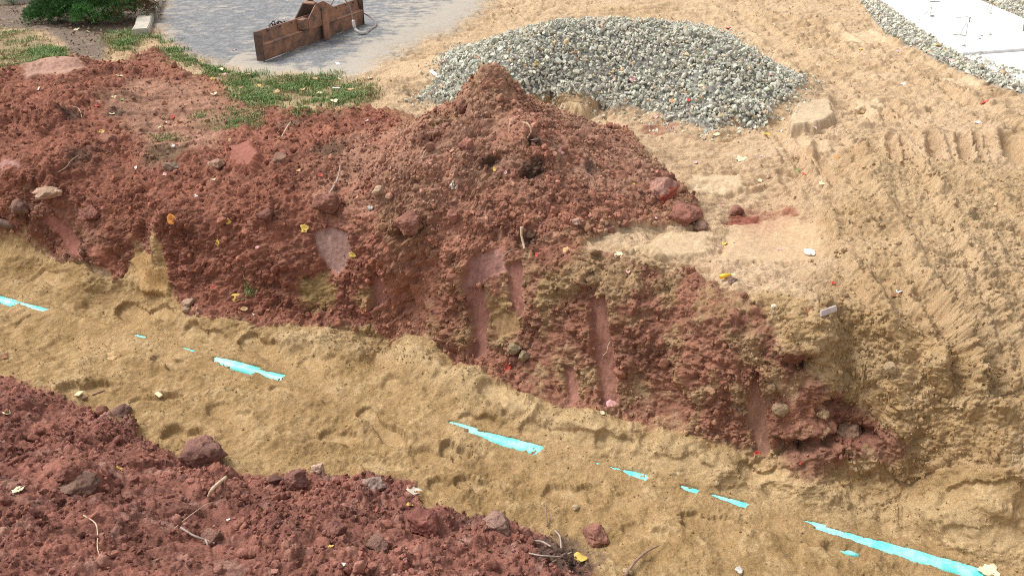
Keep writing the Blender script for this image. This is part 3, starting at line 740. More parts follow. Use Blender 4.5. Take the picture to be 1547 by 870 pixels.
# ------------------------------------------------------------------ stones and clods
def hull_template(n, flat=(1, .8, .6)):
    bm = bmesh.new()
    for _ in range(n):
        v = Vector(RNG.normal(size=3)).normalized() * RNG.uniform(.75, 1.0)
        bm.verts.new((v.x * flat[0], v.y * flat[1], v.z * flat[2]))
    bmesh.ops.convex_hull(bm, input=bm.verts)
    for v in [v for v in bm.verts if not v.link_faces]: bm.verts.remove(v)
    bmesh.ops.triangulate(bm, faces=bm.faces)
    bm.verts.index_update(); bm.verts.ensure_lookup_table()
    V = np.array([v.co[:] for v in bm.verts]); F = np.array([[v.index for v in f.verts] for f in bm.faces]); bm.free()
    return V, F
def clod_template(sub, seed, amp=.28, squash=.8, facets=5):
    bm = bmesh.new(); bmesh.ops.create_icosphere(bm, subdivisions=sub, radius=1.0)
    V = np.array([v.co[:] for v in bm.verts]); F = np.array([[v.index for v in f.verts] for f in bm.faces]); bm.free()
    r = np.random.default_rng(seed)
    for _ in range(facets):                       # broken flat sides
        n = r.normal(size=3); n /= np.linalg.norm(n); h = r.uniform(.55, .85)
        d = V @ n; V = V - np.maximum(d - h, 0)[:, None] * n * .9
    off = seed * 5.17
    if sub > 1:
        a = fbm(V[:, 0] * 1.3 + off, V[:, 1] * 1.3, V[:, 2] * 1.3, 4, .55)
        b = fbm(V[:, 0] * 4 + off, V[:, 1] * 4, V[:, 2] * 4, 3, .6)
        V = V * (1 + amp * a + amp * .35 * b)[:, None]
    else: V = V * (1 + amp * r.normal(size=len(V)) * .5)[:, None]
    V[:, 2] *= squash
    return V, F
def rotmats(n):
    q = RNG.normal(size=(n, 4)); q /= np.linalg.norm(q, axis=1, keepdims=True)
    w, x, y, z = q.T
    return np.stack([1 - 2 * (y * y + z * z), 2 * (x * y - z * w), 2 * (x * z + y * w), 2 * (x * y + z * w), 1 - 2 * (x * x + z * z), 2 * (y * z - x * w),
                     2 * (x * z - y * w), 2 * (y * z + x * w), 1 - 2 * (x * x + y * y)], 1).reshape(n, 3, 3)
def scatter(name, pos, size, cols, temps, mat, smooth=False, **kw):
    R = rotmats(len(pos)); VV, FF, CC, base = [], [], [], 0
    which = RNG.integers(0, len(temps), len(pos))
    for t, (tv, tf) in enumerate(temps):
        k = np.nonzero(which == t)[0]
        if len(k) == 0: continue
        v = np.einsum('nij,vj->nvi', R[k], tv) * size[k][:, None, None] + pos[k][:, None, :]
        f = tf[None] + (np.arange(len(k)) * len(tv))[:, None, None] + base
        VV.append(v.reshape(-1, 3)); FF.append(f.reshape(-1, 3)); CC.append(np.repeat(cols[k], len(tv), 0)); base += len(k) * len(tv)
    return new_mesh(name, np.concatenate(VV), np.concatenate(FF), mat, smooth, np.concatenate(CC), **kw)
def sample(weight, n):
    """n ground points drawn by weight times area"""
    w = np.clip(weight, 0, None) * AREA[ACT]; w = w / w.sum()
    c = np.cumsum(w); k = np.searchsorted(c, RNG.random(n)); k = np.clip(k, 0, len(ACT) - 1)
    i = ACT[k]
    jit = (RNG.random((n, 3)) - .5) * .012
    return ALLV[i] + jit, NRM[i], k

STONES = [hull_template(int(RNG.integers(9, 15)), (1, RNG.uniform(.6, .95), RNG.uniform(.45, .75))) for _ in range(14)]
def stone_cols(n):
    g = RNG.normal(.47, .06, n).clip(.26, .66)[:, None]
    t = np.array([[1.03, 1.0, .83]]) + RNG.normal(0, .025, (n, 3))
    c = g * t
    b = RNG.random(n) < .05; c[b] = c[b] * np.array([1.25, .95, .72])
    p = RNG.random(n) < .05; c[p] = c[p] * 1.35
    return c.astype(np.float32)
seen = sstep(9, 9.5, ay)
p, n, k = sample(grv ** .9, 20000)
s = RNG.lognormal(np.log(.029), .36, len(p)).clip(.013, .075)
p = p + n * (RNG.random(len(p))[:, None] ** 1.3 * .075 - .01)
gh = scatter('gravel_heap', p, s, stone_cols(len(p)), STONES, M_STONE)
tag(gh, 'broad heap of grey crushed stone behind the pointed red soil heap', 'gravel heap', kind='stuff')
p, n, k = sample(strip ** 2, 9000)
s = RNG.lognormal(np.log(.034), .32, len(p)).clip(.016, .07)
gs = scatter('gravel', p + n * (RNG.random(len(p))[:, None] * .05 - .005), s, stone_cols(len(p)), STONES, M_STONE)
tag(gs, 'strips of grey crushed stone along both sides of the white concrete slab', 'gravel', kind='stuff')
ring = np.clip(np.exp(-((dgrv + .12) / .14) ** 2), 0, 1) * (1 - grv) * (1 - RR)
p, n, k = sample(ring, 1100)
ls = scatter('loose_gravel', p + n * .004, RNG.lognormal(np.log(.024), .35, len(p)).clip(.010, .05), stone_cols(len(p)), STONES, M_STONE)
tag(ls, 'loose grey stones scattered on the sand around the foot of the gravel heap', 'gravel', kind='stuff')

CL1 = [hull_template(int(RNG.integers(8, 13)), (1, RNG.uniform(.6, .95), RNG.uniform(.5, .8))) for q in range(12)]
CL1 += [clod_template(2, 120 + q, .55, .75, 5) for q in range(5)]
CL2 = [clod_template(3, 20 + q, .5, .75, 7) for q in range(8)]
CL3 = [clod_template(3, 40 + q, .30, .78, 6) for q in range(10)]
def crumbs(name, weight, n, mu, sg, lo, hi, temps, label, tint=(1, 1, 1), var=.16, smooth=False):
    p, nn, k = sample(weight, n)
    s = RNG.lognormal(np.log(mu), sg, n).clip(lo, hi)
    c = col[k] * (1 + RNG.normal(0, var, (n, 1))) * np.array(tint)
    o = scatter(name, p + nn * (s * RNG.uniform(.0, .55, n))[:, None], s, np.clip(c, .01, .8).astype(np.float32), temps, M_CRUMB, smooth)
    return tag(o, label, 'soil crumbs', kind='stuff')
nsm = 1 - smear * .9
pat = sstep(-.35, .35, n_a + .6 * n_b)
heapm = ((rid_a == 3)).astype(float); bankm = (rid_a == 2).astype(float); nearm = (rid_a == 4).astype(float); floorm = (rid_a == 1).astype(float)
crumbs('soil_crumbs', heapm * nsm * (.35 + pat), 9000, .0125, .50, .005, .04, CL1, 'small red crumbs covering the slopes of the pointed soil heap', (1.12, 1.12, 1.15))
crumbs('soil_crumbs', bankm * nsm * (.2 + pat) * (1 - .5 * scrape) * (1 - .75 * compact), 10000, .012, .52, .005, .036, CL1, 'small crumbs of soil clinging to the far trench bank', (1.05, 1.05, 1.05))
crumbs('soil_crumbs', nearm * (.3 + pat) * sstep(2.6, 3.2, ay), 11000, .011, .52, .004, .034, CL1, 'small dark red crumbs covering the near soil bank', (1.1, 1.12, 1.15))
crumbs('sand_crumbs', floorm * (.12 + .9 * sstep(.1, .5, n_b) + .8 * toe) * (1 - flat) * (1 - open_) * sstep(2.6, 3.2, ay), 6500, .0055, .42, .003, .014, CL1, 'small lumps of damp sand on the trench floor', (1.05, 1.05, 1.05), .08)
crumbs('sand_crumbs', (rid_a == 0) * (.06 + .8 * berm * pat + .9 * wallz) * nsm * (1 - grv) * (1 - strip), 9000, .010, .5, .004, .03, CL1, 'small lumps of sand strewn over the churned sand beyond the trench', (1.0, 1.0, 1.0), .09)

# mid-sized clods, each one its own thing
def clod_group(weight, n, mu, lo, hi, label, group, tint=(1.1, 1.1, 1.1)):
    p, nn, k = sample(weight, n)
    s = RNG.lognormal(np.log(mu), .32, n).clip(lo, hi)
    for j in range(n):
        tv, tf = CL2[j % len(CL2)]
        R = rotmats(1)[0]; v = tv @ R.T * s[j]
        c = np.clip(np.tile(col[k[j]] * np.array(tint) * (1 + RNG.normal(0, .12)), (len(v), 1)), .02, .7).astype(np.float32)
        q = p[j] + nn[j] * s[j] * .35
        o = new_mesh('soil_clod', v, tf, M_CRUMB, True, c); o.location = q
        tag(o, label, 'clod', group)
inview = lambda k: k
uu, vv, dd = project(px_, py_, pz_)
vis = ((uu > 5) & (uu < 1540) & (vv > 5) & (vv < 862) & np.isfinite(dd)).astype(float)
clod_group(heapm * nsm * vis * (ay < 8.3), 75, .034, .022, .062, 'small red clod among many alike lying on the pointed soil heap', 'red clods on the pointed soil heap')
clod_group(bankm * nsm * vis * (1 - .8 * scrape), 75, .034, .022, .06, 'small clod among many alike lying on the far trench bank', 'clods on the far trench bank')
clod_group(nearm * vis, 90, .03, .02, .052, 'small dark red clod among many alike lying on the near soil bank', 'clods on the near soil bank')
# ------------------------------------------------------------------ the big clods and rocks one can tell apart   (px, py, width px, squash, colour, label)
ROCKS = [
 (998,288,52,.85,(.36,.18,.14),'large angular pink brown rock with a red broken face beside the soil heap'),
 (1032,319,54,.55,(.23,.085,.06),'smooth oval red clod lying just below the large pink brown rock'),
 (1058,342,24,.8,(.17,.085,.06),'small dark clod beside the smooth oval red clod'),
 (942,336,18,.8,(.22,.09,.06),'round red clod at the lower right edge of the soil heap'),
 (300,692,78,.7,(.19,.082,.062),'biggest red clod on the crest of the near soil bank beside the sand'),
 (105,714,46,.85,(.21,.07,.05),'rounded red clod standing on the left part of the near soil bank'),
 (447,722,38,.9,(.17,.065,.05),'larger dark red clod of a touching pair at the edge of the near soil bank'),
 (418,724,24,.9,(.14,.055,.045),'smaller dark clod of a touching pair at the edge of the near soil bank'),
 (480,707,20,.8,(.42,.27,.2),'small pale pink stone on the sand at the edge of the near soil bank'),
 (562,731,44,.7,(.29,.19,.16),'flat grey pink rock at the edge of the near soil bank'),
 (900,807,40,.75,(.25,.10,.07),'lone red brown rock lying on the trench sand'),
 (180,622,30,.75,(.15,.07,.055),'dark clod with a lighter top beside the sand on the near bank'),
 (193,620,18,.9,(.13,.06,.045),'dark clod pressed against another one at the left end of the near bank'),
 (705,219,26,1.0,(.27,.10,.07),'flat faced red stone set in the front of the pointed soil heap'),
 (686,325,20,1.0,(.25,.095,.065),'small square red stone low on the front of the soil heap'),
 (700,160,22,.8,(.20,.08,.055),'red clod just below the left ridge of the pointed soil heap'),
 (676,192,24,.7,(.22,.09,.065),'wedge shaped red clod below the dark hollow in the soil heap'),
 (492,303,40,.85,(.22,.085,.06),'red brown clod with a curved root leaning on it'),
 (404,322,26,.9,(.19,.07,.05),'red clod on the far bank left of the curved root'),
 (425,240,26,.8,(.24,.12,.085),'brown clod right of the big red block on the far bank'),
 (262,252,26,.7,(.20,.13,.09),'grey brown clod at the left foot of the big red block'),
 (330,248,30,.75,(.29,.16,.11),'pale brown clod touching the big red block'),
 (75,288,44,.45,(.36,.22,.15),'flat tan stone lying on the left end of the far bank'),
 (640,790,50,.8,(.20,.06,.045),'dark red slab of clay at the edge of the near bank below the grey leaf'),
 (750,793,44,.75,(.24,.13,.10),'pale brown clod on the right end of the near soil bank'),
 (568,825,36,.85,(.17,.08,.06),'rounded clod in the middle of the near soil bank'),
 (505,800,40,.8,(.17,.06,.045),'broad red clod beside the rounded clod on the near soil bank'),
 (322,812,36,.9,(.19,.085,.06),'red clod with a grey forked stick under it'),
 (115,730,60,.5,(.17,.085,.06),'flat brown clod below the rounded red clod on the near soil bank'),
 (1107,422,16,.8,(.16,.09,.07),'small brown clod under the yellow wrapper on the trench rim'),
 (1172,463,13,.9,(.55,.44,.30),'small cream stone on the sandy trench rim'),
 (778,522,22,.95,(.27,.19,.11),'round tan lump sitting at the foot of the trench wall above the red leaf'),
 (795,535,18,.9,(.25,.17,.10),'smaller tan lump right of another one at the foot of the trench wall'),
 (285,455,20,.6,(.34,.22,.15),'pale flat stone on top of a small pile at the foot of the far bank'),
 (283,465,16,.8,(.30,.19,.12),'tan stone at the bottom of a small pile at the foot of the far bank'),
 (575,286,22,.8,(.38,.25,.17),'pale tan stone high on the far bank left of the soil heap'),
 (590,296,14,.9,(.3,.2,.13),'small tan stone just below a pale one on the far bank'),
 (560,313,10,.9,(.5,.48,.45),'tiny white stone on the far bank'),
 (622,333,44,.8,(.20,.075,.05),'broad red lump above the smooth grooves of the trench wall'),
 (1285,645,50,.7,(.24,.13,.085),'brown lump at the foot of the sandy end of the trench wall'),
 (1180,615,26,.85,(.30,.19,.11),'rounded tan lump beside the rightmost bucket groove in the trench wall'),
 (1240,622,22,.8,(.33,.22,.12),'pale sandy lump low on the right end of the trench wall'),
 (948,862,16,.8,(.33,.24,.14),'small round tan pebble on the sand at the lower edge of the photo'),
 (1117,861,14,.8,(.5,.47,.42),'small whitish pebble at the lower edge of the photo'),
 (872,765,12,.8,(.4,.3,.18),'tiny pebble on the trench sand'),
 (1083,730,10,.9,(.32,.22,.12),'tiny sand lump in a footprint above the teal pipe'),
 (165,210,30,.8,(.22,.085,.055),'red clod on the far bank below the bare scraped soil'),
 (140,322,34,.8,(.20,.07,.05),'red clod above the foot of the far bank near the left edge'),
 (36,310,30,.8,(.16,.075,.055),'dark clod above the muddy log end'),
 (870,335,14,.8,(.36,.22,.17),'pale pink pebble at the lower edge of the soil heap'),
 (920,345,18,.8,(.23,.10,.07),'reddish clod on the sand right of the soil heap'),
 (1112,318,24,.8,(.22,.085,.06),'red clod at the left edge of the flat scraped sand'),
 (1350,555,24,.8,(.38,.26,.15),'rounded sand lump on the churned sand near the trench end'),
 (1303,165,20,.6,(.45,.32,.19),'sand lump beside the smooth pale sand block'),
]
for j, (px0, py0, w, sq, c, lab) in enumerate(ROCKS):
    q, n, ppm, i = spot(px0, py0 + w * .12)
    r = w / ppm / 2 * 1.06
    tv, tf = clod_template(5 if w > 30 else 4, 70 + j, .42 if w < 80 else .3, sq, 11)
    fn = fbm(tv[:, 0] * 7 + j, tv[:, 1] * 7, tv[:, 2] * 7, 4, .65); tv = tv * (1 + .09 * fn)[:, None]
    a = RNG.uniform(0, 6.28); R = np.array([[math.cos(a), -math.sin(a), 0], [math.sin(a), math.cos(a), 0], [0, 0, 1]])
    v = tv @ R.T; v *= r / np.abs(v[:, 0]).max()
    nv = fbm(v[:, 0] * 9 + j, v[:, 1] * 9, v[:, 2] * 9, 4, .6)
    cc = ((np.array(c) * 1.1 + np.array([.02, .03, .026])) * (1 + .6 * nv)[:, None]).clip(.01, .8)
    if j == 0:
        m = sstep(.1, .3, v[:, 0] / r * .5 - v[:, 2] / r + .3 + nv); cc = cc * (1 - m[:, None]) + m[:, None] * np.array([.36, .10, .065]); cc = cc * .95
    name = 'rock' if any(t in lab for t in ('rock', 'stone', 'pebble')) else 'soil_clod'
    o = new_mesh(name, v, tf, M_CRUMB, w > 0, cc.astype(np.float32)); o.location = q + n * r * sq * (.5 if w > 70 else .30)
    tag(o, lab, 'rock' if name == 'rock' else 'clod')

# ------------------------------------------------------------------ pipe
def tube(name, pts, r, mat, seg=8, parent=None, taper=None, wig=0, caps=True):
    pts = [np.array(q, float) for q in pts]; n = len(pts)
    V, F = [], []
    for i, q in enumerate(pts):
        t = pts[min(i + 1, n - 1)] - pts[max(i - 1, 0)]; t /= np.linalg.norm(t) + 1e-9
        up = np.array([0, 0, 1.0]) if abs(t[2]) < .9 else np.array([1.0, 0, 0])
        s = np.cross(t, up); s /= np.linalg.norm(s); b = np.cross(s, t)
        ri = r * (1 if taper is None else 1 + (taper - 1) * i / (n - 1)) * (1 + wig * RNG.normal())
        for k in range(seg):
            a = 2 * math.pi * k / seg; V.append(q + ri * (math.cos(a) * s + math.sin(a) * b))
    bm = bmesh.new(); bv = [bm.verts.new(v) for v in V]
    for i in range(n - 1):
        for k in range(seg):
            bm.faces.new((bv[i * seg + k], bv[i * seg + (k + 1) % seg], bv[(i + 1) * seg + (k + 1) % seg], bv[(i + 1) * seg + k]))
    if caps: bm.faces.new(bv[:seg][::-1]); bm.faces.new(bv[-seg:])
    bmesh.ops.recalc_face_normals(bm, faces=bm.faces)
    return from_bm(name, bm, mat, True, parent)
def spline(ctrl, n=24):
    c = [np.array(q, float) for q in ctrl]; c = [2 * c[0] - c[1]] + c + [2 * c[-1] - c[-2]]
    out = []
    for i in range(1, len(c) - 2):
        for t in np.linspace(0, 1, max(3, n // (len(c) - 3)), endpoint=(i == len(c) - 3)):
            p0, p1, p2, p3 = c[i - 1:i + 3]
            out.append(.5 * (2 * p1 + (p2 - p0) * t + (2 * p0 - 5 * p1 + 4 * p2 - p3) * t * t + (3 * p1 - p0 - 3 * p2 + p3) * t ** 3))
    return out
pp = [PA + (PB - PA) * t for t in np.linspace(0, 1, 40)]
o = tube('sewer_pipe', [tuple(q) for q in pp], PIPE_R, M_PIPE, 40)
tag(o, 'teal plastic pipe half buried along the sandy trench floor', 'pipe')
# the end of a branch pipe showing in the print below the main pipe
q, n, ppm, i = spot(1284, 834)
o = tube('branch_pipe', [q + np.array([-.06, .025, -.016]), q + np.array([0, .0, -.008]), q + np.array([.05, -.02, -.016])], .022, M_PIPE, 20)
tag(o, 'small scrap of teal pipe showing in a footprint below the main pipe', 'pipe')

# ------------------------------------------------------------------ roots, sticks
def ground_line(pxs, lift):
    return [spot(a, b)[0] + spot(a, b)[1] * h for (a, b), h in zip(pxs, lift)]
STICKS = [  # points, lifts, radius px, taper, material, name, label
 ([(488,303),(503,290),(514,276),(519,262)],[.0,.04,.07,.10],3.2,.7,M_ROOTG,'root','curved brown root sticking up from the far bank'),
 ([(790,343),(791,356),(793,370),(794,378)],[.05,.05,.04,.02],4.0,.9,M_ROOTP,'stick','short pale stick standing against the foot of the soil heap'),
 ([(790,188),(797,193),(800,200),(798,208)],[.02,.04,.04,.01],2.4,.7,M_ROOTP,'root','pale hooked root hanging out of the soil heap'),
 ([(800,214),(812,213),(825,215),(848,226)],[.03,.03,.02,.01],1.3,.5,M_ROOTG,'twig','thin grey twig lying across the right side of the soil heap'),
 ([(772,182),(771,192),(769,200)],[.02,.02,.01],1.4,.7,M_ROOTP,'rootlet','short straight rootlet in the middle of the soil heap'),
 ([(126,781),(143,797),(149,815),(148,838),(154,856)],[.01,.03,.03,.03,.01],1.9,.6,M_ROOTP,'root','long thin pale root curving down the near soil bank'),
 ([(263,800),(285,785),(310,768),(326,760)],[.01,.03,.03,.01],1.5,.6,M_ROOTP,'root','long straight pale root lying on the near soil bank'),
 ([(272,802),(292,814),(310,822),(324,825)],[.02,.03,.03,.02],3.2,.8,M_ROOTG,'stick','forked grey stick under a red clod on the near soil bank'),
 ([(317,753),(326,744),(338,734)],[.02,.05,.06],5.0,1.1,M_ROOTP,'stick','thick pale stick with a pink leaf at its tip'),
 ([(124,604),(140,600),(158,593)],[.02,.02,.02],4.0,.7,M_ROOT,'stick','brown splinter of wood on the sand next to the near soil bank'),
 ([(943,872),(958,853),(975,838),(996,828)],[.02,.04,.05,.03],5.0,.5,M_ROOT,'root','thick reddish root curving out of the sand at the lower edge'),
 ([(912,537),(919,530),(922,522),(923,515)],[.01,.03,.03,.01],1.8,.6,M_ROOTP,'rootlet','curled pale rootlet on the widest bucket groove'),
 ([(88,262),(100,255),(110,246),(118,238)],[.02,.04,.04,.02],2.4,.7,M_ROOT,'root','reddish root sticking out of the left part of the far bank'),
 ([(112,163),(120,168),(124,180)],[.02,.03,.02],1.3,.7,M_ROOTP,'rootlet','thin rootlet hanging on the dark patch of the far bank'),
 ([(140,224),(155,227),(170,232)],[.02,.03,.01],1.3,.7,M_ROOT,'rootlet','thin rootlet lying across the middle of the far bank'),
 ([(805,820),(818,824),(832,830)],[.02,.03,.02],3.4,.8,M_ROOTG,'root','thick dry root in the dark tangle at the right end of the near bank'),
 ([(838,805),(845,818),(846,832)],[.02,.04,.02],3.0,.7,M_ROOTG,'root','upright dry root in the dark tangle at the right end of the near bank'),
 ([(800,840),(820,846),(845,845)],[.02,.03,.02],2.4,.7,M_ROOTG,'root','lowest dry root in the dark tangle at the right end of the near bank'),
 ([(822,773),(825,785),(827,798)],[.07,.05,.02],2.4,1.2,M_ROOT,'stick','short upright twig at the crest of the right end of the near bank'),
 ([(862,838),(850,845),(835,852)],[.02,.03,.02],1.6,.7,M_ROOTP,'rootlet','pale rootlet next to the large yellow leaf'),
 ([(758,390),(768,382),(782,376)],[.02,.02,.01],1.2,.7,M_ROOTG,'twig','thin dark twig on the trench rim beside the short pale stick'),
 ([(648,225),(642,236),(638,246)],[.02,.03,.02],1.3,.7,M_ROOTP,'rootlet','rootlet hanging below the dark hollow of the soil heap'),
 ([(655,207),(664,198),(676,193)],[.03,.05,.03],2.0,.7,M_ROOT,'root','brown root crossing the dark hollow of the soil heap'),
 ([(427,210),(436,196),(440,188)],[.02,.04,.02],2.0,.7,M_ROOTP,'root','pale root standing behind the big red block'),
 ([(100,120),(85,128),(78,140)],[.02,.03,.02],1.2,.7,M_ROOT,'rootlet','rootlet on the far bank beneath the pale dry crust'),
 ([(1128,432),(1145,440),(1160,452)],[.01,.02,.01],1.3,.7,M_ROOTP,'rootlet','pale rootlet on the sandy trench rim'),
 ([(885,265),(893,272),(900,283)],[.02,.03,.01],2.0,.7,M_ROOT,'twig','dark twig lying on the right slope of the soil heap'),
]
for pxs, lift, rp, tp, mt, nm, lab in STICKS:
    pts3 = ground_line(pxs, lift); ppm = spot(*pxs[0])[2]
    o = tube(nm, spline(pts3, 20), rp / ppm / 2 * 1.1, mt, 7, taper=tp, wig=.06)
    tag(o, lab, 'root' if 'root' in nm else 'stick')
    if 'forked' in lab:
        e = pts3[-1]; tube('fork', [pts3[2], pts3[2] + np.array([.02, -.03, -.0]), pts3[2] + np.array([.03, -.06, -.03])], rp / ppm / 2, mt, 7, parent=o, taper=.8)
q = spot(12, 345)[0]
o = tube('log', spline([q + np.array([-.30, .06, .08]), q + np.array([-.1, .02, .06]), q + np.array([.1, -.01, .02])], 8), .05, M_LOG, 14, wig=.03)
tag(o, 'muddy dark log end poking out at the left foot of the far bank', 'log')

# ------------------------------------------------------------------ fallen leaves and scraps
LC = {'y': ((.56, .36, .06), (.64, .47, .14)), 'c': ((.66, .52, .30), (.75, .66, .46)), 'p': ((.62, .30, .31), (.70, .46, .43)), 'r': ((.42, .04, .035), (.50, .09, .06)), 'w': ((.78, .74, .68), (.70, .60, .55)),
      't': ((.42, .25, .11), (.55, .37, .19)), 'b': ((.20, .09, .045), (.30, .15, .07)), 'g': ((.12, .27, .06), (.25, .38, .12)), 'k': ((.60, .60, .30), (.68, .70, .42)), 'o': ((.50, .17, .03), (.58, .26, .06)), 'e': ((.50, .44, .36), (.62, .55, .45))}
LM = {k: simple_mat('leaf_' + nm, *LC[k], 30, .6, .001) for k, nm in zip('ycprwtbgkoe', 'yellow cream pink red white tan brown green pale orange grey'.split())}
def leaf_mesh(kind, seed):
    r = np.random.default_rng(seed); bm = bmesh.new()
    if kind == 'lobed':
        ang = np.linspace(-math.pi, math.pi, 30, endpoint=False)
        rad = .46 + .07 * np.cos(3 * ang) + .055 * np.cos(5 * ang + .4) + .04 * r.normal(size=30)
        out = [(rad[i] * math.cos(a), rad[i] * math.sin(a)) for i, a in enumerate(ang)]
    else:
        asp = .30 if kind == 'slim' else r.uniform(.42, .58); L = 12
        top = [(x, asp * math.sin(math.pi * (x + .5) ** .85) * (1 + .06 * r.normal())) for x in np.linspace(-.5, .5, L)]
        top[0] = (-.5, 0); top[-1] = (.56, 0)
        out = top + [(x, -y * r.uniform(.85, 1.1)) for x, y in top[-2:0:-1]]
    # rings toward the midrib so that it can curl
    rings = [[(x * f, y * f) for x, y in out] for f in (1, .66, .33)]
    cx = r.uniform(.2, .8); cy = r.uniform(.1, .5); tw = r.uniform(-.5, .5)
    def z(x, y): return cx * y * y + cy * x * x * .7 + tw * x * y + .04 * math.sin(9 * x + seed) - .05 * max(0, .08 - abs(y)) / .08
    vs = [[bm.verts.new((x, y, z(x, y))) for x, y in ring] for ring in rings]; c = bm.verts.new((0, 0, z(0, 0)))
    n = len(out)
    for a, b in zip(vs[:-1], vs[1:]):
        for i in range(n): bm.faces.new((a[i], a[(i + 1) % n], b[(i + 1) % n], b[i]))
    for i in range(n): bm.faces.new((vs[-1][i], vs[-1][(i + 1) % n], c))
    bmesh.ops.recalc_face_normals(bm, faces=bm.faces)
    bmesh.ops.solidify(bm, geom=bm.faces[:], thickness=.012)
    me = bpy.data.meshes.new('leaf'); bm.to_mesh(me); bm.free()
    for p in me.polygons: p.use_smooth = True
    return me
LT = {k: [leaf_mesh(k, s) for s in range(5)] for k in ('oval', 'slim', 'lobed')}
LEAF_N = [0]
def leaf(px0, py0, w, ck, label, kind='oval', ang=None, cat='leaf', tilt=.25):
    """w: longer side in photograph pixels"""
    q, n, ppm, i = spot(px0, py0, 6)
    s = w / ppm * .92
    LEAF_N[0] += 1; me = LT[kind][LEAF_N[0] % 5].copy(); me.materials.clear(); me.materials.append(LM[ck])
    o = bpy.data.objects.new('leaf', me); COL.objects.link(o)
    lift = .055 if (grv_full[i] > .4 or strip_full[i] > .4) else (.05 if lawn_full[i] > .5 else .005)
    nn = Vector(n) + Vector((random.uniform(-tilt, tilt), random.uniform(-tilt, tilt) - .12, 0)); nn.normalize()
    rot = nn.to_track_quat('Z', 'X').to_matrix() @ Matrix.Rotation(random.uniform(0, 6.28) if ang is None else ang, 3, 'Z')
    # long side seen square on if no angle was asked for
    o.matrix_world = Matrix.Translation(Vector(q) + nn * lift) @ rot.to_4x4() @ Matrix.Diagonal((s, s, s, 1))
    tag(o, label, cat)
    return o
grv_full = np.zeros(len(X), np.float32); grv_full[ACT] = grv
strip_full = np.zeros(len(X), np.float32); strip_full[ACT] = strip
lawn_full = np.zeros(len(X), np.float32); lawn_full[ACT] = lawn
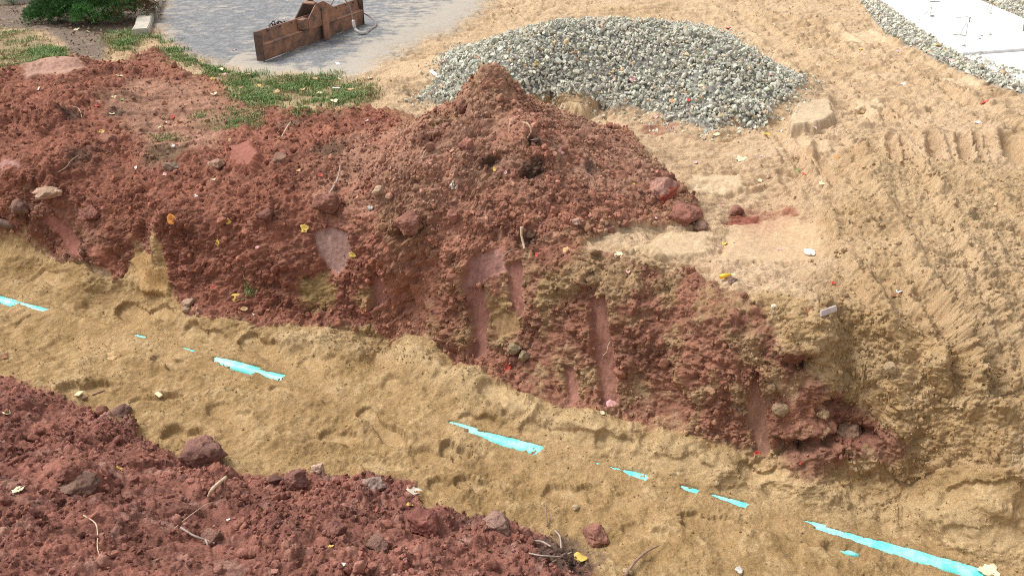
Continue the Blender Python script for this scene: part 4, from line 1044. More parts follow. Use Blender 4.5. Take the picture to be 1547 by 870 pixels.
LEAVES = """
116 45 11 c lobed|large cream leaf on the bare earth below the bush
132 49 8 c oval|smaller cream leaf beside the large one below the bush
181 114 13 c slim|long cream leaf on the red soil near the left lawn
246 112 14 c slim|long cream leaf on the red soil below the grass corner
57 135 7 w oval|tiny pinkish white leaf under the pale dry crust of the far bank
172 148 9 c oval|cream leaf above a red and a green one on the far bank
186 152 9 g slim|small green leaf on the scraped red soil
147 160 13 r slim|slim red leaf at the upper edge of the far bank
170 172 10 c slim|pale leaf at the edge of the dark patch of the far bank
155 200 9 y oval|yellow leaf in the middle of the left far bank
261 178 11 r slim|red leaf on the scraped soil left of the thin grass patch
253 186 9 k slim|pale green leaf just below a red one on the scraped soil
242 193 9 c slim|narrow cream leaf on the scraped soil
261 220 7 w oval|tiny white leaf below the thin grass patch
249 264 8 p oval|pale pink leaf on the far bank left of the big red block
206 253 6 w oval|tiny white leaf on the left far bank
303 96 8 t oval|tan leaf in the grass at the driveway edge
322 120 12 y oval|yellow leaf at the left edge of the lawn strip
340 117 8 p slim|pale pink leaf near the left end of the lawn strip
336 110 11 c slim|cream leaf near the driveway at the left end of the lawn strip
323 143 11 c oval|round cream leaf on a brown clod below the lawn strip
356 148 10 c oval|cream leaf at the lower left corner of the lawn strip
322 272 14 k slim|pale yellow leaf below the big red block
347 212 9 t slim|tan leaf above the big red block
393 134 7 y lobed|bright yellow leaf in the middle of the lawn strip
420 143 11 t lobed|tan leaf near the lower edge of the lawn strip
460 140 10 t oval|upright tan leaf in the green part of the lawn strip
476 124 10 t oval|round tan leaf at the upper right of the lawn strip
530 142 15 t lobed|large tan leaf at the right end of the lawn strip
484 146 10 k slim|yellow green leaf in the right half of the lawn strip
507 158 13 c lobed|large cream leaf below the right half of the lawn strip
558 120 11 c slim|cream leaf where the lawn strip meets the sand
512 124 8 c slim|narrow cream leaf at the upper right edge of the lawn strip
425 132 8 b lobed|brown leaf in the middle of the lawn strip
500 120 9 b oval|brown leaf at the upper edge of the lawn strip
547 133 9 b lobed|brown leaf at the far right of the lawn strip
375 118 9 t lobed|tan leaf at the upper left of the lawn strip
471 228 7 w oval|whitish leaf on a dark clump of the far bank
555 183 5 w oval|tiny white leaf on the crest of the far bank
485 266 9 r oval|red leaf on the far bank above the curved root
452 259 8 t oval|small tan leaf on the far bank left of the curved root
354 76 8 p lobed|pinkish leaf on the driveway left of the rusty blade
244 22 7 y oval|yellow leaf on the driveway beside the timber
673 99 13 p slim|pale red leaf at the left edge of the gravel heap
726 91 6 r oval|red leaf on the left slope of the gravel heap
808 99 9 y lobed|yellow leaf on the gravel heap right above the soil peak
692 157 6 r oval|red leaf on the left ridge of the soil heap
847 229 15 p oval|bright pink leaf on the right slope of the soil heap
747 257 9 y slim|slim yellow leaf low in the middle of the soil heap
764 261 8 p slim|slim pink leaf low in the middle of the soil heap
685 280 14 w lobed|white pink leaf at the left foot of the soil heap
954 123 12 p lobed|pink leaf in the middle of the gravel heap
1100 43 9 r lobed|red leaf on the upper right edge of the gravel heap
1006 34 6 r oval|red leaf on the top of the gravel heap
902 37 5 y oval|tiny yellow leaf on the top of the gravel heap
1211 119 12 y lobed|yellow leaf on the right tip of the gravel heap
1163 119 8 p oval|pink leaf near the right tip of the gravel heap
1161 103 8 r slim|red leaf above a pink one on the gravel heap
1018 158 8 o oval|orange leaf low on the front of the gravel heap
1042 156 7 r oval|red leaf low on the front of the gravel heap
990 177 9 p oval|pale pink leaf at the front foot of the gravel heap
923 187 13 w slim|white leaf on the sand behind the soil heap
1082 204 13 c slim|cream leaf on the sand below the front tip of the gravel heap
1159 204 13 y oval|pale yellow leaf at the right foot of the gravel heap
1161 214 10 p slim|pink leaf below a pale yellow one at the foot of the gravel heap
1052 246 8 p oval|pink leaf on the sand right of the soil heap
1120 241 18 c lobed|large curled cream leaf on the sand right of the soil heap
1147 273 13 c slim|cream leaf below the large curled one on the sand
1150 237 7 p oval|tiny pink leaf near the large curled cream leaf
1230 191 13 w slim|white leaf lying on the smooth pale sand block
1202 259 11 g oval|dark green leaf in the tyre track
1216 263 10 r lobed|red leaf beside the dark green one in the tyre track
1244 277 12 c lobed|cream leaf at the lower end of the tyre track
957 279 5 y oval|tiny yellow leaf above the large pink brown rock
1365 127 8 w oval|white curled leaf on the sand below the gravel strip
1265 92 10 y slim|yellow leaf on the sand between gravel heap and slab
1300 75 8 y slim|small yellow leaf near the smooth sand patch
1384 40 8 r lobed|red leaf at the edge of the white slab
1416 74 12 y oval|yellow leaf on the gravel strip
1452 94 8 r oval|red leaf on the gravel strip
1436 97 11 p lobed|pink leaf where the gravel strip meets the sand
1358 78 9 p lobed|pink leaf on the sand beside the gravel strip
1488 155 15 r slim|red leaf on the tracked sand at the right
1478 185 13 w slim|white leaf on the tracked sand at the right
1265 239 9 o lobed|orange brown leaf on the sand ridge
1545 76 9 r slim|red leaf on the slab joint
1170 38 10 c slim|cream leaf on the sand behind the gravel heap
1221 58 9 c slim|small cream leaf on the far sand
1224 76 11 c slim|cream leaf nearer on the far sand
1262 88 7 p oval|tiny pink leaf on the far sand
345 335 11 y oval|yellow leaf near the middle of the far bank
330 368 14 y slim|orange yellow leaf below another yellow one on the far bank
460 346 15 y lobed|bright yellow leaf beside the smooth grey clay face
356 450 15 y oval|largest yellow leaf at the foot of the far bank
369 467 14 t slim|tan yellow leaf below the largest yellow one at the bank foot
384 474 8 w slim|pale leaf at the foot of the far bank
389 374 8 p oval|pink leaf in the middle of the far bank
322 434 9 r lobed|red leaf low on the far bank
260 332 17 o oval|orange brown leaf on the left far bank
296 297 9 w oval|curled white leaf on the far bank
170 538 20 t lobed|star shaped tan leaf lying on the trench sand
8 538 13 b lobed|brown leaf on the trench sand at the left edge
533 385 16 y slim|curled yellow leaf at the edge of the smooth grey clay face
767 556 14 r lobed|bright red leaf at the foot of the trench wall
813 386 8 r oval|small red leaf on the trench rim
933 386 16 c oval|cream leaf on the trench rim beside the loose red soil
856 380 20 t slim|folded tan leaf on the trench rim
949 410 9 p oval|pink leaf on the loose red soil of the rim
1035 407 13 p slim|pale pink leaf on the trench rim
1223 382 30 w slim|long white leaf on the flat scraped sand
1095 367 14 y slim|curled yellow leaf on the scraped sand step
991 330 7 p oval|pink leaf beside the smooth oval red clod
1360 438 16 w slim|white leaf on the churned sand
1354 447 17 b slim|brown leaf tucked under the white one on the churned sand
1258 427 9 r slim|small red leaf on the sand near the trench rim
1222 470 16 b oval|dark purple brown leaf on the sandy rim beside the scrap of wood
10 624 13 k oval|pale green leaf on the near soil bank at the left edge
28 740 20 c lobed|large cream leaf on the left end of the near soil bank
181 709 14 y oval|yellow leaf on the near soil bank below the dark clods
340 735 17 p oval|bright pink leaf on the tip of the thick pale stick
125 620 14 r slim|red leaf where the near soil bank meets the sand
499 826 11 y slim|yellow leaf in the middle of the near soil bank
346 786 8 w oval|small whitish leaf on the near soil bank above the stick
625 742 24 e oval|large grey leaf standing at the edge of the near soil bank
618 763 13 y oval|yellow leaf just below the large grey one
878 845 26 y oval|large yellow leaf in the dark tangle of roots
925 614 25 p oval|large pink leaf at the foot of the widest bucket groove
909 624 10 c oval|small cream leaf below the large pink one
518 854 12 w oval|white leaf low on the near soil bank
1143 686 16 r slim|red leaf at the foot of the rightmost bucket groove
1209 699 7 r slim|tiny red leaf at the right foot of the trench wall
1493 862 32 c lobed|largest cream leaf lying on the end of the teal pipe
738 831 12 b slim|brown leaf on the right half of the near soil bank
742 852 10 g slim|small dark green leaf low on the near soil bank
1178 377 8 p oval|pink leaf on the near edge of the flat scraped sand
"""
for ln in LEAVES.strip().splitlines():
    a, lab = ln.split('|'); a = a.split()
    leaf(float(a[0]), float(a[1]), float(a[2]), a[3], lab, a[4])

def slabby(name, px0, py0, dims, ang, mat, label, cat, lift=.01, tilt=(0, 0)):
    """a flat scrap with bevelled edges, dims in metres"""
    q, n, ppm, i = spot(px0, py0)
    bm = bmesh.new(); bmesh.ops.create_cube(bm, size=1.0)
    for v in bm.verts:
        v.co = Vector((v.co.x * dims[0] * random.uniform(.9, 1.1), v.co.y * dims[1] * random.uniform(.85, 1.15), v.co.z * dims[2]))
    bmesh.ops.bevel(bm, geom=bm.edges[:], offset=min(dims) * .2, segments=1, affect='EDGES')
    o = from_bm(name, bm, mat)
    nn = Vector(n) + Vector((tilt[0], tilt[1], 0)); nn.normalize()
    o.matrix_world = Matrix.Translation(Vector(q) + nn * lift) @ nn.to_track_quat('Z', 'X').to_matrix().to_4x4() @ Matrix.Rotation(ang, 4, 'Z')
    return tag(o, label, cat)
M_PAPER = simple_mat('white_paper', (.80, .80, .80), (.72, .72, .74), 8, .7, 0)
M_CHIP = simple_mat('pale_wood', (.62, .48, .28), (.74, .62, .42), 20, .8, .001)
M_SCRAP = simple_mat('grey_wood', (.36, .29, .27), (.48, .40, .37), 14, .9, .003)
slabby('paper_strip', 658, 114, (.26, .045, .006), 1.2, M_PAPER, 'narrow white strip lying at the left foot of the gravel heap', 'scrap', .02)
slabby('paper_strip', 510, 140, (.13, .03, .006), .5, M_PAPER, 'narrow white strip lying in the lawn strip', 'scrap', .06)
slabby('paper_strip', 511, 97, (.14, .05, .006), .8, M_PAPER, 'white scrap on the dusty driveway in front of the rusty blade', 'scrap', .006)
slabby('paper_scrap', 1419, 177, (.07, .05, .006), .9, M_PAPER, 'small square white scrap on the tracked sand', 'scrap', .02)
slabby('wood_scrap', 1247, 470, (.045, .15, .025), .1, M_SCRAP, 'grey weathered scrap of wood standing in the sandy trench rim', 'wood scrap', .03, (.0, -.9))
slabby('wood_chip', 119, 597, (.10, .045, .012), .4, M_CHIP, 'cream chip of wood beside the brown splinter on the sand', 'wood chip', .015)
slabby('wood_chip', 242, 598, (.075, .035, .012), .9, M_CHIP, 'single tan chip of wood on the trench sand', 'wood chip', .015)
q, n, ppm, i = spot(1098, 419)
r = empty('wrapper', q + n * .012, .15)
tag(r, 'small bright yellow wrapper with a pale twisted end on the trench rim', 'wrapper')
M_YW = simple_mat('yellow_plastic', (.75, .48, .02), (.62, .35, .02), 30, .35, 0, .4, .6, 0, .5)
tube('sleeve', [(-.06, 0, .0), (-.02, 0, .006), (.03, .0, .004)], .017, M_YW, 12, parent=r, wig=.05)
tube('end', spline([(.03, 0, .004), (.045, 0, .003), (.06, -.004, .004), (.075, -.008, .002)], 9), .015, LM['k'], 9, parent=r, wig=.2, taper=1.2)
# ------------------------------------------------------------------ grass
def grass(weight, n, hmin, hmax, label, green):
    p, nn, k = sample(weight, n)
    h = RNG.uniform(hmin, hmax, n); a = RNG.uniform(0, 2 * math.pi, n); lean = RNG.uniform(.1, .9, n); wd = RNG.uniform(.003, .006, n)
    d = np.stack([np.cos(a), np.sin(a), np.zeros(n)], 1); s = np.stack([-np.sin(a), np.cos(a), np.zeros(n)], 1)
    up = np.array([0, 0, 1.0])
    b0 = p - s * wd[:, None]; b1 = p + s * wd[:, None]
    m = p + d * (h * lean * .35)[:, None] + up * (h * .62)[:, None]
    m0 = m - s * wd[:, None] * .8; m1 = m + s * wd[:, None] * .8
    t = p + d * (h * lean)[:, None] + up * (h * (1 - .35 * lean))[:, None]
    V = np.stack([b0, b1, m1, m0, t], 1).reshape(-1, 3)
    f = np.array([[0, 1, 2], [0, 2, 3], [3, 2, 4]])
    F = (f[None] + (np.arange(n) * 5)[:, None, None]).reshape(-1, 3)
    g = fbm(p[:, 0] * 2.5, p[:, 1] * 2.5, None, 3, seed=51) + green + RNG.normal(0, .16, n)
    dry = sstep(.25, -.35, g)[:, None]
    c = np.array([.165, .255, .085]) * (1 - dry) + np.array([.36, .30, .16]) * dry
    c = c * RNG.uniform(.7, 1.35, (n, 1))
    o = new_mesh('grass', V, F, M_GRASS, False, np.repeat(c, 5, 0).astype(np.float32))
    return tag(o, label, 'grass', kind='stuff')
def lw(L, soft=.1): return region(L, max(soft, .22), 2.5)[0] * (.04 + sstep(-.15, .3, fbm(ax * 2.6, ay * 2.6, None, 4, .6, seed=61) + .08))
grass(lw(LAWN1), 15000, .02, .08, 'strip of green lawn between the driveway and the far bank', .22)
grass(lw(LAWN2), 6500, .03, .075, 'patchy dry lawn at the left edge behind the far bank', -.05)
grass(lw(LAWN3), 2200, .04, .10, 'tuft of dull green grass beside the end of the timber', .0)
grass(lw(LAWN4), 1600, .02, .05, 'thin patch of grass on the scraped soil below the lawn strip', .05)
grass(lw(LAWN5, .05), 1800, .05, .11, 'small bright green tuft of grass on the left lawn edge', .5)
grass(region([(430,175),(460,168),(480,176),(450,182)], .06)[0], 500, .02, .05, 'few blades of grass on the crest of the far bank', .1)
grass(region([(225,208),(260,205),(280,215),(240,220)], .06)[0], 500, .02, .04, 'few thin blades of grass on the left scraped soil', -.1)
grass(region([(366,428),(378,424),(382,440),(370,444)], .03)[0], 260, .015, .035, 'single grey green sprig of grass low on the far bank', .0)
# dry leaf litter on the lawn and the bed
p, nn, k = sample(np.maximum(lw(LAWN1) * .7, bed * .5), 1100)
V0 = np.array([[-.5, -.25, 0], [.0, -.35, .12], [.5, 0, .02], [.0, .35, .15], [-.5, .22, .05]]); F0 = np.array([[0, 1, 3], [1, 2, 3], [0, 3, 4]])
R = rotmats(len(p)); sz = RNG.uniform(.02, .055, len(p))
V = np.einsum('nij,vj->nvi', R, V0) * sz[:, None, None] + (p + nn * .03)[:, None]
lc = np.where(RNG.random((len(p), 1)) < .5, np.array([[.30, .20, .11]]), np.array([[.17, .10, .06]])) * RNG.uniform(.7, 1.4, (len(p), 1))
o = new_mesh('leaf_litter', V.reshape(-1, 3), (F0[None] + (np.arange(len(p)) * 5)[:, None, None]).reshape(-1, 3), M_GRASS, False, np.repeat(lc, 5, 0).astype(np.float32))
tag(o, 'dry brown leaf litter strewn over the lawn strip and the garden bed', 'leaf litter', kind='stuff')

# ------------------------------------------------------------------ bush: woody limbs and a crown of needle sprays
bc = P(128, 36, .05); bc[1] += .42
bush = empty('bush', (bc[0], bc[1], .02))
tag(bush, 'spreading dark green needle bush in the garden bed beside the timber', 'bush')
lobes = []
for _ in range(40):
    a = RNG.uniform(0, 2 * math.pi); rr = math.sqrt(RNG.random()) * .78
    lobes.append((rr * 1.18 * math.cos(a), rr * .85 * math.sin(a), RNG.uniform(.06, .22) + .5 * (1 - rr / .78), RNG.uniform(.2, .32)))
V, F, CC = [], [], []
nb_ = 0
for lx, ly, lz, lr in lobes:
    n = int(150 * (lr / .24) ** 2)
    d = RNG.normal(size=(n, 3)); d /= np.linalg.norm(d, axis=1, keepdims=True); d[:, 2] = np.abs(d[:, 2]) * 1.0 - .25
    c = np.array([lx, ly, lz]) + d * lr * (RNG.uniform(.45, 1.05, (n, 1)))
    c[:, 2] = np.maximum(c[:, 2], .03)
    tone = RNG.normal(0, .18)
    brown = sstep(.45, .75, c[:, 0] - .6 * c[:, 2] + .25 * RNG.normal(size=n))
    for q in range(n):
        m = 12
        dirs = d[q] * .9 + np.array([0, 0, .35]) + RNG.normal(0, .55, (m, 3)); dirs /= np.linalg.norm(dirs, axis=1, keepdims=True)
        ln = RNG.uniform(.035, .075, (m, 1)); sd = np.cross(dirs, RNG.normal(size=(m, 3))); sd /= np.linalg.norm(sd, axis=1, keepdims=True)
        b = c[q] + RNG.normal(0, .012, (m, 3))
        V.append(np.stack([b - sd * .0035, b + sd * .0035, b + dirs * ln], 1).reshape(-1, 3))
        base = np.array([.05, .13, .035]) * (1 + tone) * RNG.uniform(.65, 1.5)
        if brown[q] > RNG.random(): base = np.array([.16, .095, .05]) * RNG.uniform(.6, 1.2)
        CC.append(np.tile(base, (m * 3, 1)))
V = np.concatenate(V); CC = np.concatenate(CC)
F = np.arange(len(V)).reshape(-1, 3)
new_mesh('foliage', V, F, M_NEEDLE, False, CC.astype(np.float32), parent=bush)
for lx, ly, lz, lr in lobes[:16]:
    tube('branch', spline([(lx * .06, ly * .06, 0), (lx * .45, ly * .45, lz * .35), (lx, ly, lz * .95)], 10), .016, M_ROOT, 6, parent=bush, taper=.3)

def weed(px0, py0, label, big):
    q, n, ppm, i = spot(px0, py0)
    w = empty('weed', q); tag(w, label, 'weed')
    V, F, CC = [], [], []
    for j in range(int(26 * big)):
        a = RNG.uniform(0, 6.28); r = RNG.uniform(.02, .13) * big; h = RNG.uniform(.03, .12) * big; s = RNG.uniform(.02, .04)
        c = np.array([r * math.cos(a), r * math.sin(a), h]); d = np.array([math.cos(a), math.sin(a), .2]); t = np.array([-math.sin(a), math.cos(a), .1])
        b = len(V) * 4
        V.append(np.array([c - d * s, c + t * s * .5 + [0, 0, .008], c + d * s, c - t * s * .5 + [0, 0, .008]])); F += [[b, b + 1, b + 2], [b, b + 2, b + 3]]
        CC.append(np.tile(np.array([.07, .16, .05]) * RNG.uniform(.7, 1.5), (4, 1)))
    new_mesh('leaves', np.concatenate(V), F, M_GRASS, False, np.concatenate(CC).astype(np.float32), parent=w)
    for j in range(5):
        a = RNG.uniform(0, 6.28); tube('stem', [(0, 0, 0), (.03 * math.cos(a), .03 * math.sin(a), .04 * big), (.09 * big * math.cos(a), .09 * big * math.sin(a), .09 * big)], .003, M_GRASS, 5, parent=w)
weed(21, 9, 'low leafy weed in the garden bed close to the pavement edge', 1.5)
weed(51, 21, 'low leafy weed in the garden bed close to the bush', 1.2)

# ------------------------------------------------------------------ timber edging of the driveway, pavement beyond the bed
def beam(name, a, b, w, h, mat, label, cat, z0=-.02):
    a = np.array(a[:2]); b = np.array(b[:2]); L = np.linalg.norm(b - a); ang = math.atan2(*(b - a)[::-1])
    bm = bmesh.new(); bmesh.ops.create_cube(bm, size=1.0)
    bmesh.ops.scale(bm, vec=(L, w, h), verts=bm.verts)
    bmesh.ops.bevel(bm, geom=bm.edges[:], offset=.012, segments=2, affect='EDGES')
    long_e = [e for e in bm.edges if e.calc_length() > L * .5]
    bmesh.ops.subdivide_edges(bm, edges=long_e, cuts=24, use_grid_fill=True)
    for v in bm.verts:
        v.co.z += .006 * math.sin(v.co.x * 5.1) ; v.co.y += .004 * math.sin(v.co.x * 7 + 1)
    o = from_bm(name, bm, mat); o.location = (*((a + b) / 2), z0 + h / 2); o.rotation_euler = (0, 0, ang)
    return tag(o, label, cat)
t0, t1 = P(212, 47, .09), P(222.5, 17, .09)
beam('timber', t0, t1, .25, .14, M_WOOD, 'nearer weathered grey timber edging the driveway by the bush', 'timber')
t2 = P(228, 19, .13); t3 = P(238, -12, .13)
beam('timber', t2, t3, .17, .18, M_WOOD, 'farther taller timber running on along the driveway behind the bush', 'timber')
M_CONC = simple_mat('old_concrete', (.38, .37, .35), (.28, .27, .26), 5, .9, .002)
a, b = P(-120, 9, .03), P(47, 2, .03)
u = (b - a)[:2]; u /= np.linalg.norm(u); nrm = np.array([-u[1], u[0]])
beam('pavement', (a[:2] + nrm * .75), (b[:2] + nrm * .75), 1.4, .10, M_CONC, None, None)['kind'] = 'structure'
beam('edging_board', a[:2] - nrm * .02, b[:2] - nrm * .02, .07, .11, M_WOOD, 'pale low edging board between the garden bed and the pavement', 'edging board')

# ------------------------------------------------------------------ rusty grader blade
A, B = P(398, 93, 0.012), P(548, 37, 0.012)
e = (B - A)[:2]; BL = np.linalg.norm(e); bang = math.atan2(e[1], e[0])
blade = empty('grader_blade', A, bang)
tag(blade, 'long rusty steel blade with a raised hitch lying on the dusty driveway', 'blade')
# local axes: x along the blade, -y its front (the side seen), z up
def prism(name, prof, x0, x1, mat, parent, bev=.004, cuts=0):
    bm = bmesh.new()
    va = [bm.verts.new((x0, y, z)) for y, z in prof]; vb = [bm.verts.new((x1, y, z)) for y, z in prof]
    n = len(prof); bm.faces.new(va); bm.faces.new(vb[::-1])
    for i in range(n): bm.faces.new((va[i], vb[i], vb[(i + 1) % n], va[(i + 1) % n]))
    bmesh.ops.recalc_face_normals(bm, faces=bm.faces)
    bmesh.ops.bevel(bm, geom=bm.edges[:], offset=bev, segments=1, affect='EDGES')
    return from_bm(name, bm, mat, False, parent)
def plate(name, poly, y0, y1, mat, parent, bev=.004):
    """polygon in x,z extruded from y0 to y1"""
    bm = bmesh.new()
    va = [bm.verts.new((x, y0, z)) for x, z in poly]; vb = [bm.verts.new((x, y1, z)) for x, z in poly]
    n = len(poly); bm.faces.new(va); bm.faces.new(vb[::-1])
    for i in range(n): bm.faces.new((va[i], vb[i], vb[(i + 1) % n], va[(i + 1) % n]))
    bmesh.ops.recalc_face_normals(bm, faces=bm.faces)
    bmesh.ops.bevel(bm, geom=bm.edges[:], offset=bev, segments=1, affect='EDGES')
    return from_bm(name, bm, mat, False, parent)
prism('cutting_edge', [(0, 0), (-.03, .225), (-.008, .225), (.022, 0)], .0, BL, M_RUST, blade)
prism('ledge', [(-.034, .226), (-.034, .246), (.05, .262), (.05, .240)], -.005, BL + .005, M_RUST, blade)
prism('moldboard', [(.046, .258), (.082, .425), (.104, .425), (.07, .258)], .0, BL, M_RUST, blade)
plate('end_plate', [(-.012, 0), (-.012, .39), (-.001, .43), (-.001, 0)], -.035, .11, M_RUSTD, blade, .002)
plate('end_plate', [(BL + .001, 0), (BL + .001, .44), (BL + .012, .40), (BL + .012, 0)], -.035, .11, M_RUSTD, blade, .002)
k = BL / 2.9
hx = [(1.16 * k, .235), (1.16 * k, .40), (1.42 * k, .60), (1.64 * k, .615), (1.98 * k, .44), (2.0 * k, .25)]
plate('hitch_plate', hx, -.075, -.05, M_RUST, blade)
plate('hitch_plate', [(x, z + (.0 if z < .3 else .01)) for x, z in hx], .16, .185, M_RUSTD, blade)
plate('hitch_bar', [(1.40 * k, .585), (1.40 * k, .61), (1.47 * k, .628), (1.47 * k, .60)], -.049, .159, M_RUST, blade)
plate('rib', [(1.53 * k, .0), (1.53 * k, .52), (1.70 * k, .50), (1.70 * k, .0)], -.10, -.076, M_RUST, blade)
plate('rib', [(1.02 * k, .27), (1.02 * k, .42), (1.155 * k, .43), (1.155 * k, .27)], -.07, .04, M_RUST, blade)
for x in (.3, .6, .9, 2.2, 2.5, 2.75):
    bm = bmesh.new(); bmesh.ops.create_cone(bm, cap_ends=True, segments=8, radius1=.016, radius2=.014, depth=.02)
    o = from_bm('bolt', bm, M_RUSTD, False, blade); o.location = (x * k, .062, .40); o.rotation_euler = (math.radians(78), 0, 0)
hz = [(1.86, -.04, .48), (1.95, -.10, .60), (2.08, -.18, .58), (2.16, -.24, .42), (2.16, -.27, .22), (2.13, -.31, .10), (2.13, -.40, .03), (2.26, -.46, .02), (2.45, -.40, .02), (2.70, -.36, .02), (2.95, -.24, .04), (3.04, -.08, .10), (2.96, -.01, .18)]
ho = tube('hose', spline([(x * k, y, z) for x, y, z in hz], 70), .0105, M_HOSE, 8, parent=blade)
tube('fitting', spline([(x * k, y, z) for x, y, z in [(2.16, -.28, .23), (2.13, -.315, .10), (2.13, -.41, .035), (2.24, -.462, .026)]], 16), .027, M_FIT, 10, parent=ho)
cx = bpy.data.objects.new('chain', None); COL.objects.link(cx)
Mb = Matrix.Translation(Vector(A)) @ Matrix.Rotation(bang, 4, 'Z')
cx.matrix_world = Mb @ Matrix.Translation((.72 * k, .2, .35))
tag(cx, 'small bundle of black and white chain heaped behind the top of the rusty blade', 'chain')
M_CHW = simple_mat('white_chain', (.62, .6, .57), (.4, .38, .36), 30, .5, 0); M_CHB = simple_mat('black_chain', (.03, .03, .03), (.06, .05, .05), 30, .5, 0)
for j in range(22):
    th = RNG.uniform(0, 6.28); R3 = Euler((RNG.uniform(0, 3), RNG.uniform(0, 3), th)).to_matrix()
    ctr = Vector((RNG.uniform(-.17, .17), RNG.uniform(-.05, .06), 0)); ctr.z = .11 * (1 - abs(ctr.x) / .2) * RNG.random() + .01 + .22 * ctr.x
    pts_ = [ctr + R3 @ Vector((.038 * math.cos(a), .024 * math.sin(a), 0)) for a in np.linspace(0, 2 * math.pi, 13)]
    tube('link', pts_, .0085, M_CHW if j % 2 else M_CHB, 6, parent=cx, caps=False)
# a bracket on the back of the blade carries the chain
plate('hanger', [(.52 * k, .33), (.52 * k, .36), (.95 * k, .36), (.95 * k, .33)], .09, .27, M_RUSTD, blade, .003)

# ------------------------------------------------------------------ concrete slabs with wire loops
ZT = .10
def line_x(p, q, r, s):
    d1 = (q - p)[:2]; d2 = (s - r)[:2]; m = np.array([[d1[0], -d2[0]], [d1[1], -d2[1]]]); t = np.linalg.solve(m, (r - p)[:2])
    return p[:2] + d1 * t[0]
l0, l1 = P(1338, 2, ZT), P(1455, 80, ZT); r0, r1 = P(1480, 0, ZT), P(1547, 28, ZT); j0, j1 = l1, P(1547, 73.5, ZT)
m0, m1 = P(1455, 80, ZT), P(1547, 121, ZT)
jR = line_x(j0, j1, r0, r1)
dirL = (l0 - l1)[:2] / np.linalg.norm((l0 - l1)[:2]); dirR = (r0 - r1)[:2] / np.linalg.norm((r0 - r1)[:2])
def slab(name, quad, z0, z1, mat, label):
    bm = bmesh.new()
    lo = [bm.verts.new((q[0], q[1], z0)) for q in quad]; hi = [bm.verts.new((q[0], q[1], z1)) for q in quad]
    bm.faces.new(hi); bm.faces.new(lo[::-1])
    for i in range(4): bm.faces.new((lo[i], lo[(i + 1) % 4], hi[(i + 1) % 4], hi[i]))
    bmesh.ops.recalc_face_normals(bm, faces=bm.faces)
    bmesh.ops.bevel(bm, geom=bm.edges[:], offset=.01, segments=2, affect='EDGES')
    return tag(from_bm(name, bm, mat), label, 'concrete slab')
slab('concrete_slab', [l1[:2], jR, jR + dirR * 9, l1[:2] + dirL * 9], -.08, ZT, M_SLAB, 'large white concrete slab with wire loops sticking out of it')
g = (j1 - j0)[:2]; g /= np.linalg.norm(g); back = -np.array([-g[1], g[0]]) * .03
dirM = (m1 - m0)[:2] / np.linalg.norm((m1 - m0)[:2])
slab('concrete_slab', [l1[:2] + back, l1[:2] + back + dirM * 3.2, jR + back + dirM * 3.2, jR + back], -.08, ZT - .035, M_SLAB2, 'lower greyer concrete slab in front of the joint at the right edge')
def wire(pl, label, r=.006, name='wire_loop'):
    pts_ = [P(a, b, ZT) + np.array([0, 0, h]) for a, b, h in pl]
    o = tube(name, pts_, r, M_WIRE, 6); return tag(o, label, 'wire loop' if 'loop' in name else 'steel bar')
# px, py of the foot on the slab, then the height above it
def hoop(f0, f1, top0, top1, h, label):
    a, b = P(*f0, ZT - .01), P(*f1, ZT - .01)
    pa = P(top0[0], top0[1], ZT + h); pb = P(top1[0], top1[1], ZT + h)
    o = tube('wire_loop', [a, a * .5 + pa * .5, pa, pa * .5 + pb * .5 + np.array([0, 0, .008]), pb, pb * .5 + b * .5, b], .005, M_WIRE, 6); return tag(o, label, 'wire loop')
hoop((1395, 25), (1405, 23), (1406.5, 11.5), (1407.5, 12), .17, 'leftmost leaning wire loop on the white slab')
hoop((1450.5, 53), (1459.5, 54), (1458.6, 37), (1462, 37), .19, 'largest wire loop in the middle of the white slab')
hoop((1490, 18.5), (1496, 18.5), (1495.6, 5), (1500.5, 5), .17, 'farthest wire loop near the back edge of the white slab')
wire([(1464.5, 34, 0), (1463.8, 34, .05), (1463.6, 34, .09)], 'short dark steel stub behind the largest wire loop', .012, 'steel_bar')
wire([(1545.8, 48, -.01), (1544, 48, .12), (1542, 48, .24)], 'upright steel bar on the white slab at the right edge', .010, 'steel_bar')
wire([(1440, 53.5, .008), (1450, 54, .008), (1459, 54.6, .008)], 'wire lying at the foot of the largest wire loop', .007, 'steel_bar')
wire([(1405, 3.5, .008), (1420, 3.0, .008)], 'dark wire lying far back on the white slab', .008, 'steel_bar')
wire([(1437, 28.5, .006), (1448, 27.5, .006), (1462, 26, .006)], 'thin wire lying in the middle of the white slab', .004, 'steel_bar')
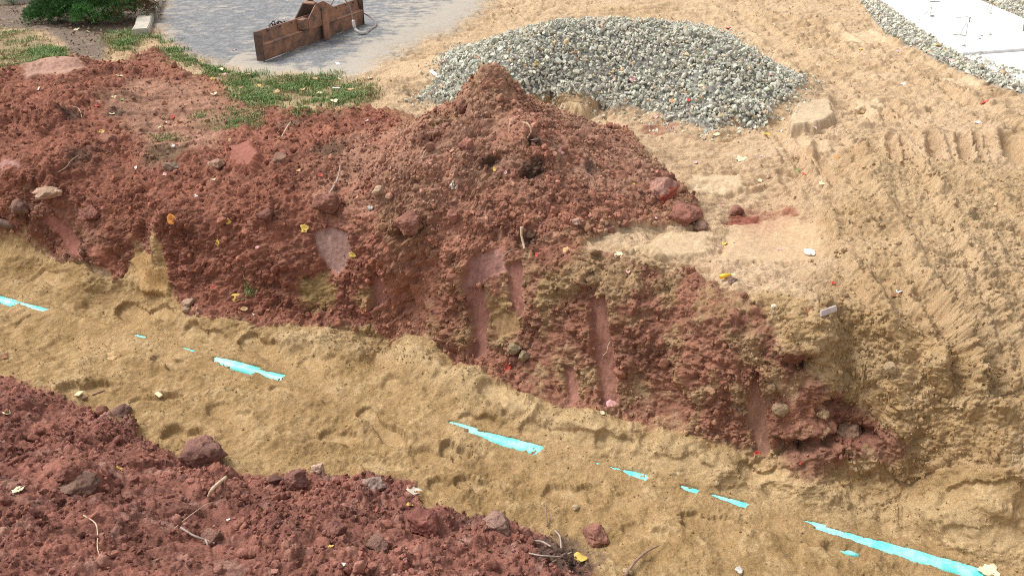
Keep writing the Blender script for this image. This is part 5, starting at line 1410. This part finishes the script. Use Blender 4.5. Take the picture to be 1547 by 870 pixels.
for px0, py0, s, lab in [(1408, 25.5, .05, 'flat grey stone beside the leftmost wire loop'), (1389, 31, .03, 'small grey stone near the left edge of the white slab'), (1496, 53, .04, 'grey stone right of the largest wire loop'), (1483, 55, .03, 'small grey stone next to a larger one on the white slab'),
    (1479.5, 59, .03, 'lowest small grey stone on the white slab'), (1481.5, 80, .035, 'dark stone lying on the slab joint'), (1496, 21, .035, 'grey stone at the foot of the farthest wire loop'), (1456, 70.5, .05, 'grey stone on the slab edge above the joint'), (1528, 104, .05, 'grey stone on the lower slab')]:
    q = P(px0, py0, ZT if lab.find('lower slab') < 0 else ZT - .035); tv, tf = STONES[int(RNG.integers(0, len(STONES)))]
    v = tv * s; v[:, 2] *= .6
    o = new_mesh('slab_stone', v, tf, M_STONE, False, np.tile(np.array([.24, .23, .2]), (len(v), 1)).astype(np.float32)); o.location = q + np.array([0, 0, s * .25]); tag(o, lab, 'stone')

# ------------------------------------------------------------------ camera, overcast light
cam = bpy.data.cameras.new('camera'); co = bpy.data.objects.new('camera', cam); COL.objects.link(co); SC.camera = co
cam.sensor_width = 36; cam.lens = 36 * FX / W0; cam.clip_end = 2000; cam.clip_start = .05
co.location = CAM; co.rotation_euler = (math.pi / 2 - PITCH, 0, 0)
w = bpy.data.worlds.new('World'); SC.world = w; w.use_nodes = True
nt = w.node_tree; bg = nt.nodes['Background']
sky = nt.nodes.new('ShaderNodeTexSky'); sky.sky_type = 'NISHITA'; sky.sun_disc = False
SUN_EL, SUN_AZ = math.radians(55), math.radians(-68)      # high, from the left
sky.sun_elevation = SUN_EL; sky.sun_rotation = SUN_AZ; sky.dust_density = 3; sky.air_density = 1.0
hs = nt.nodes.new('ShaderNodeHueSaturation'); hs.inputs['Saturation'].default_value = .12
nt.links.new(sky.outputs[0], hs.inputs['Color']); nt.links.new(hs.outputs[0], bg.inputs[0]); bg.inputs[1].default_value = .13
sd = bpy.data.lights.new('sun', 'SUN'); so = bpy.data.objects.new('sun', sd); COL.objects.link(so)
sd.energy = 1.5; sd.angle = math.radians(24); sd.color = (1, .95, .88)
sv = Vector((math.sin(SUN_AZ) * math.cos(SUN_EL), math.cos(SUN_AZ) * math.cos(SUN_EL), math.sin(SUN_EL)))
so.rotation_euler = (-sv).to_track_quat('-Z', 'Y').to_euler()
SC.view_settings.view_transform = 'Standard'; SC.view_settings.look = 'None'; SC.view_settings.exposure = .93; SC.view_settings.gamma = 1
SC.cycles.max_bounces = 5; SC.cycles.diffuse_bounces = 3; SC.cycles.use_denoising = False; SC.cycles.filter_width = 1.1
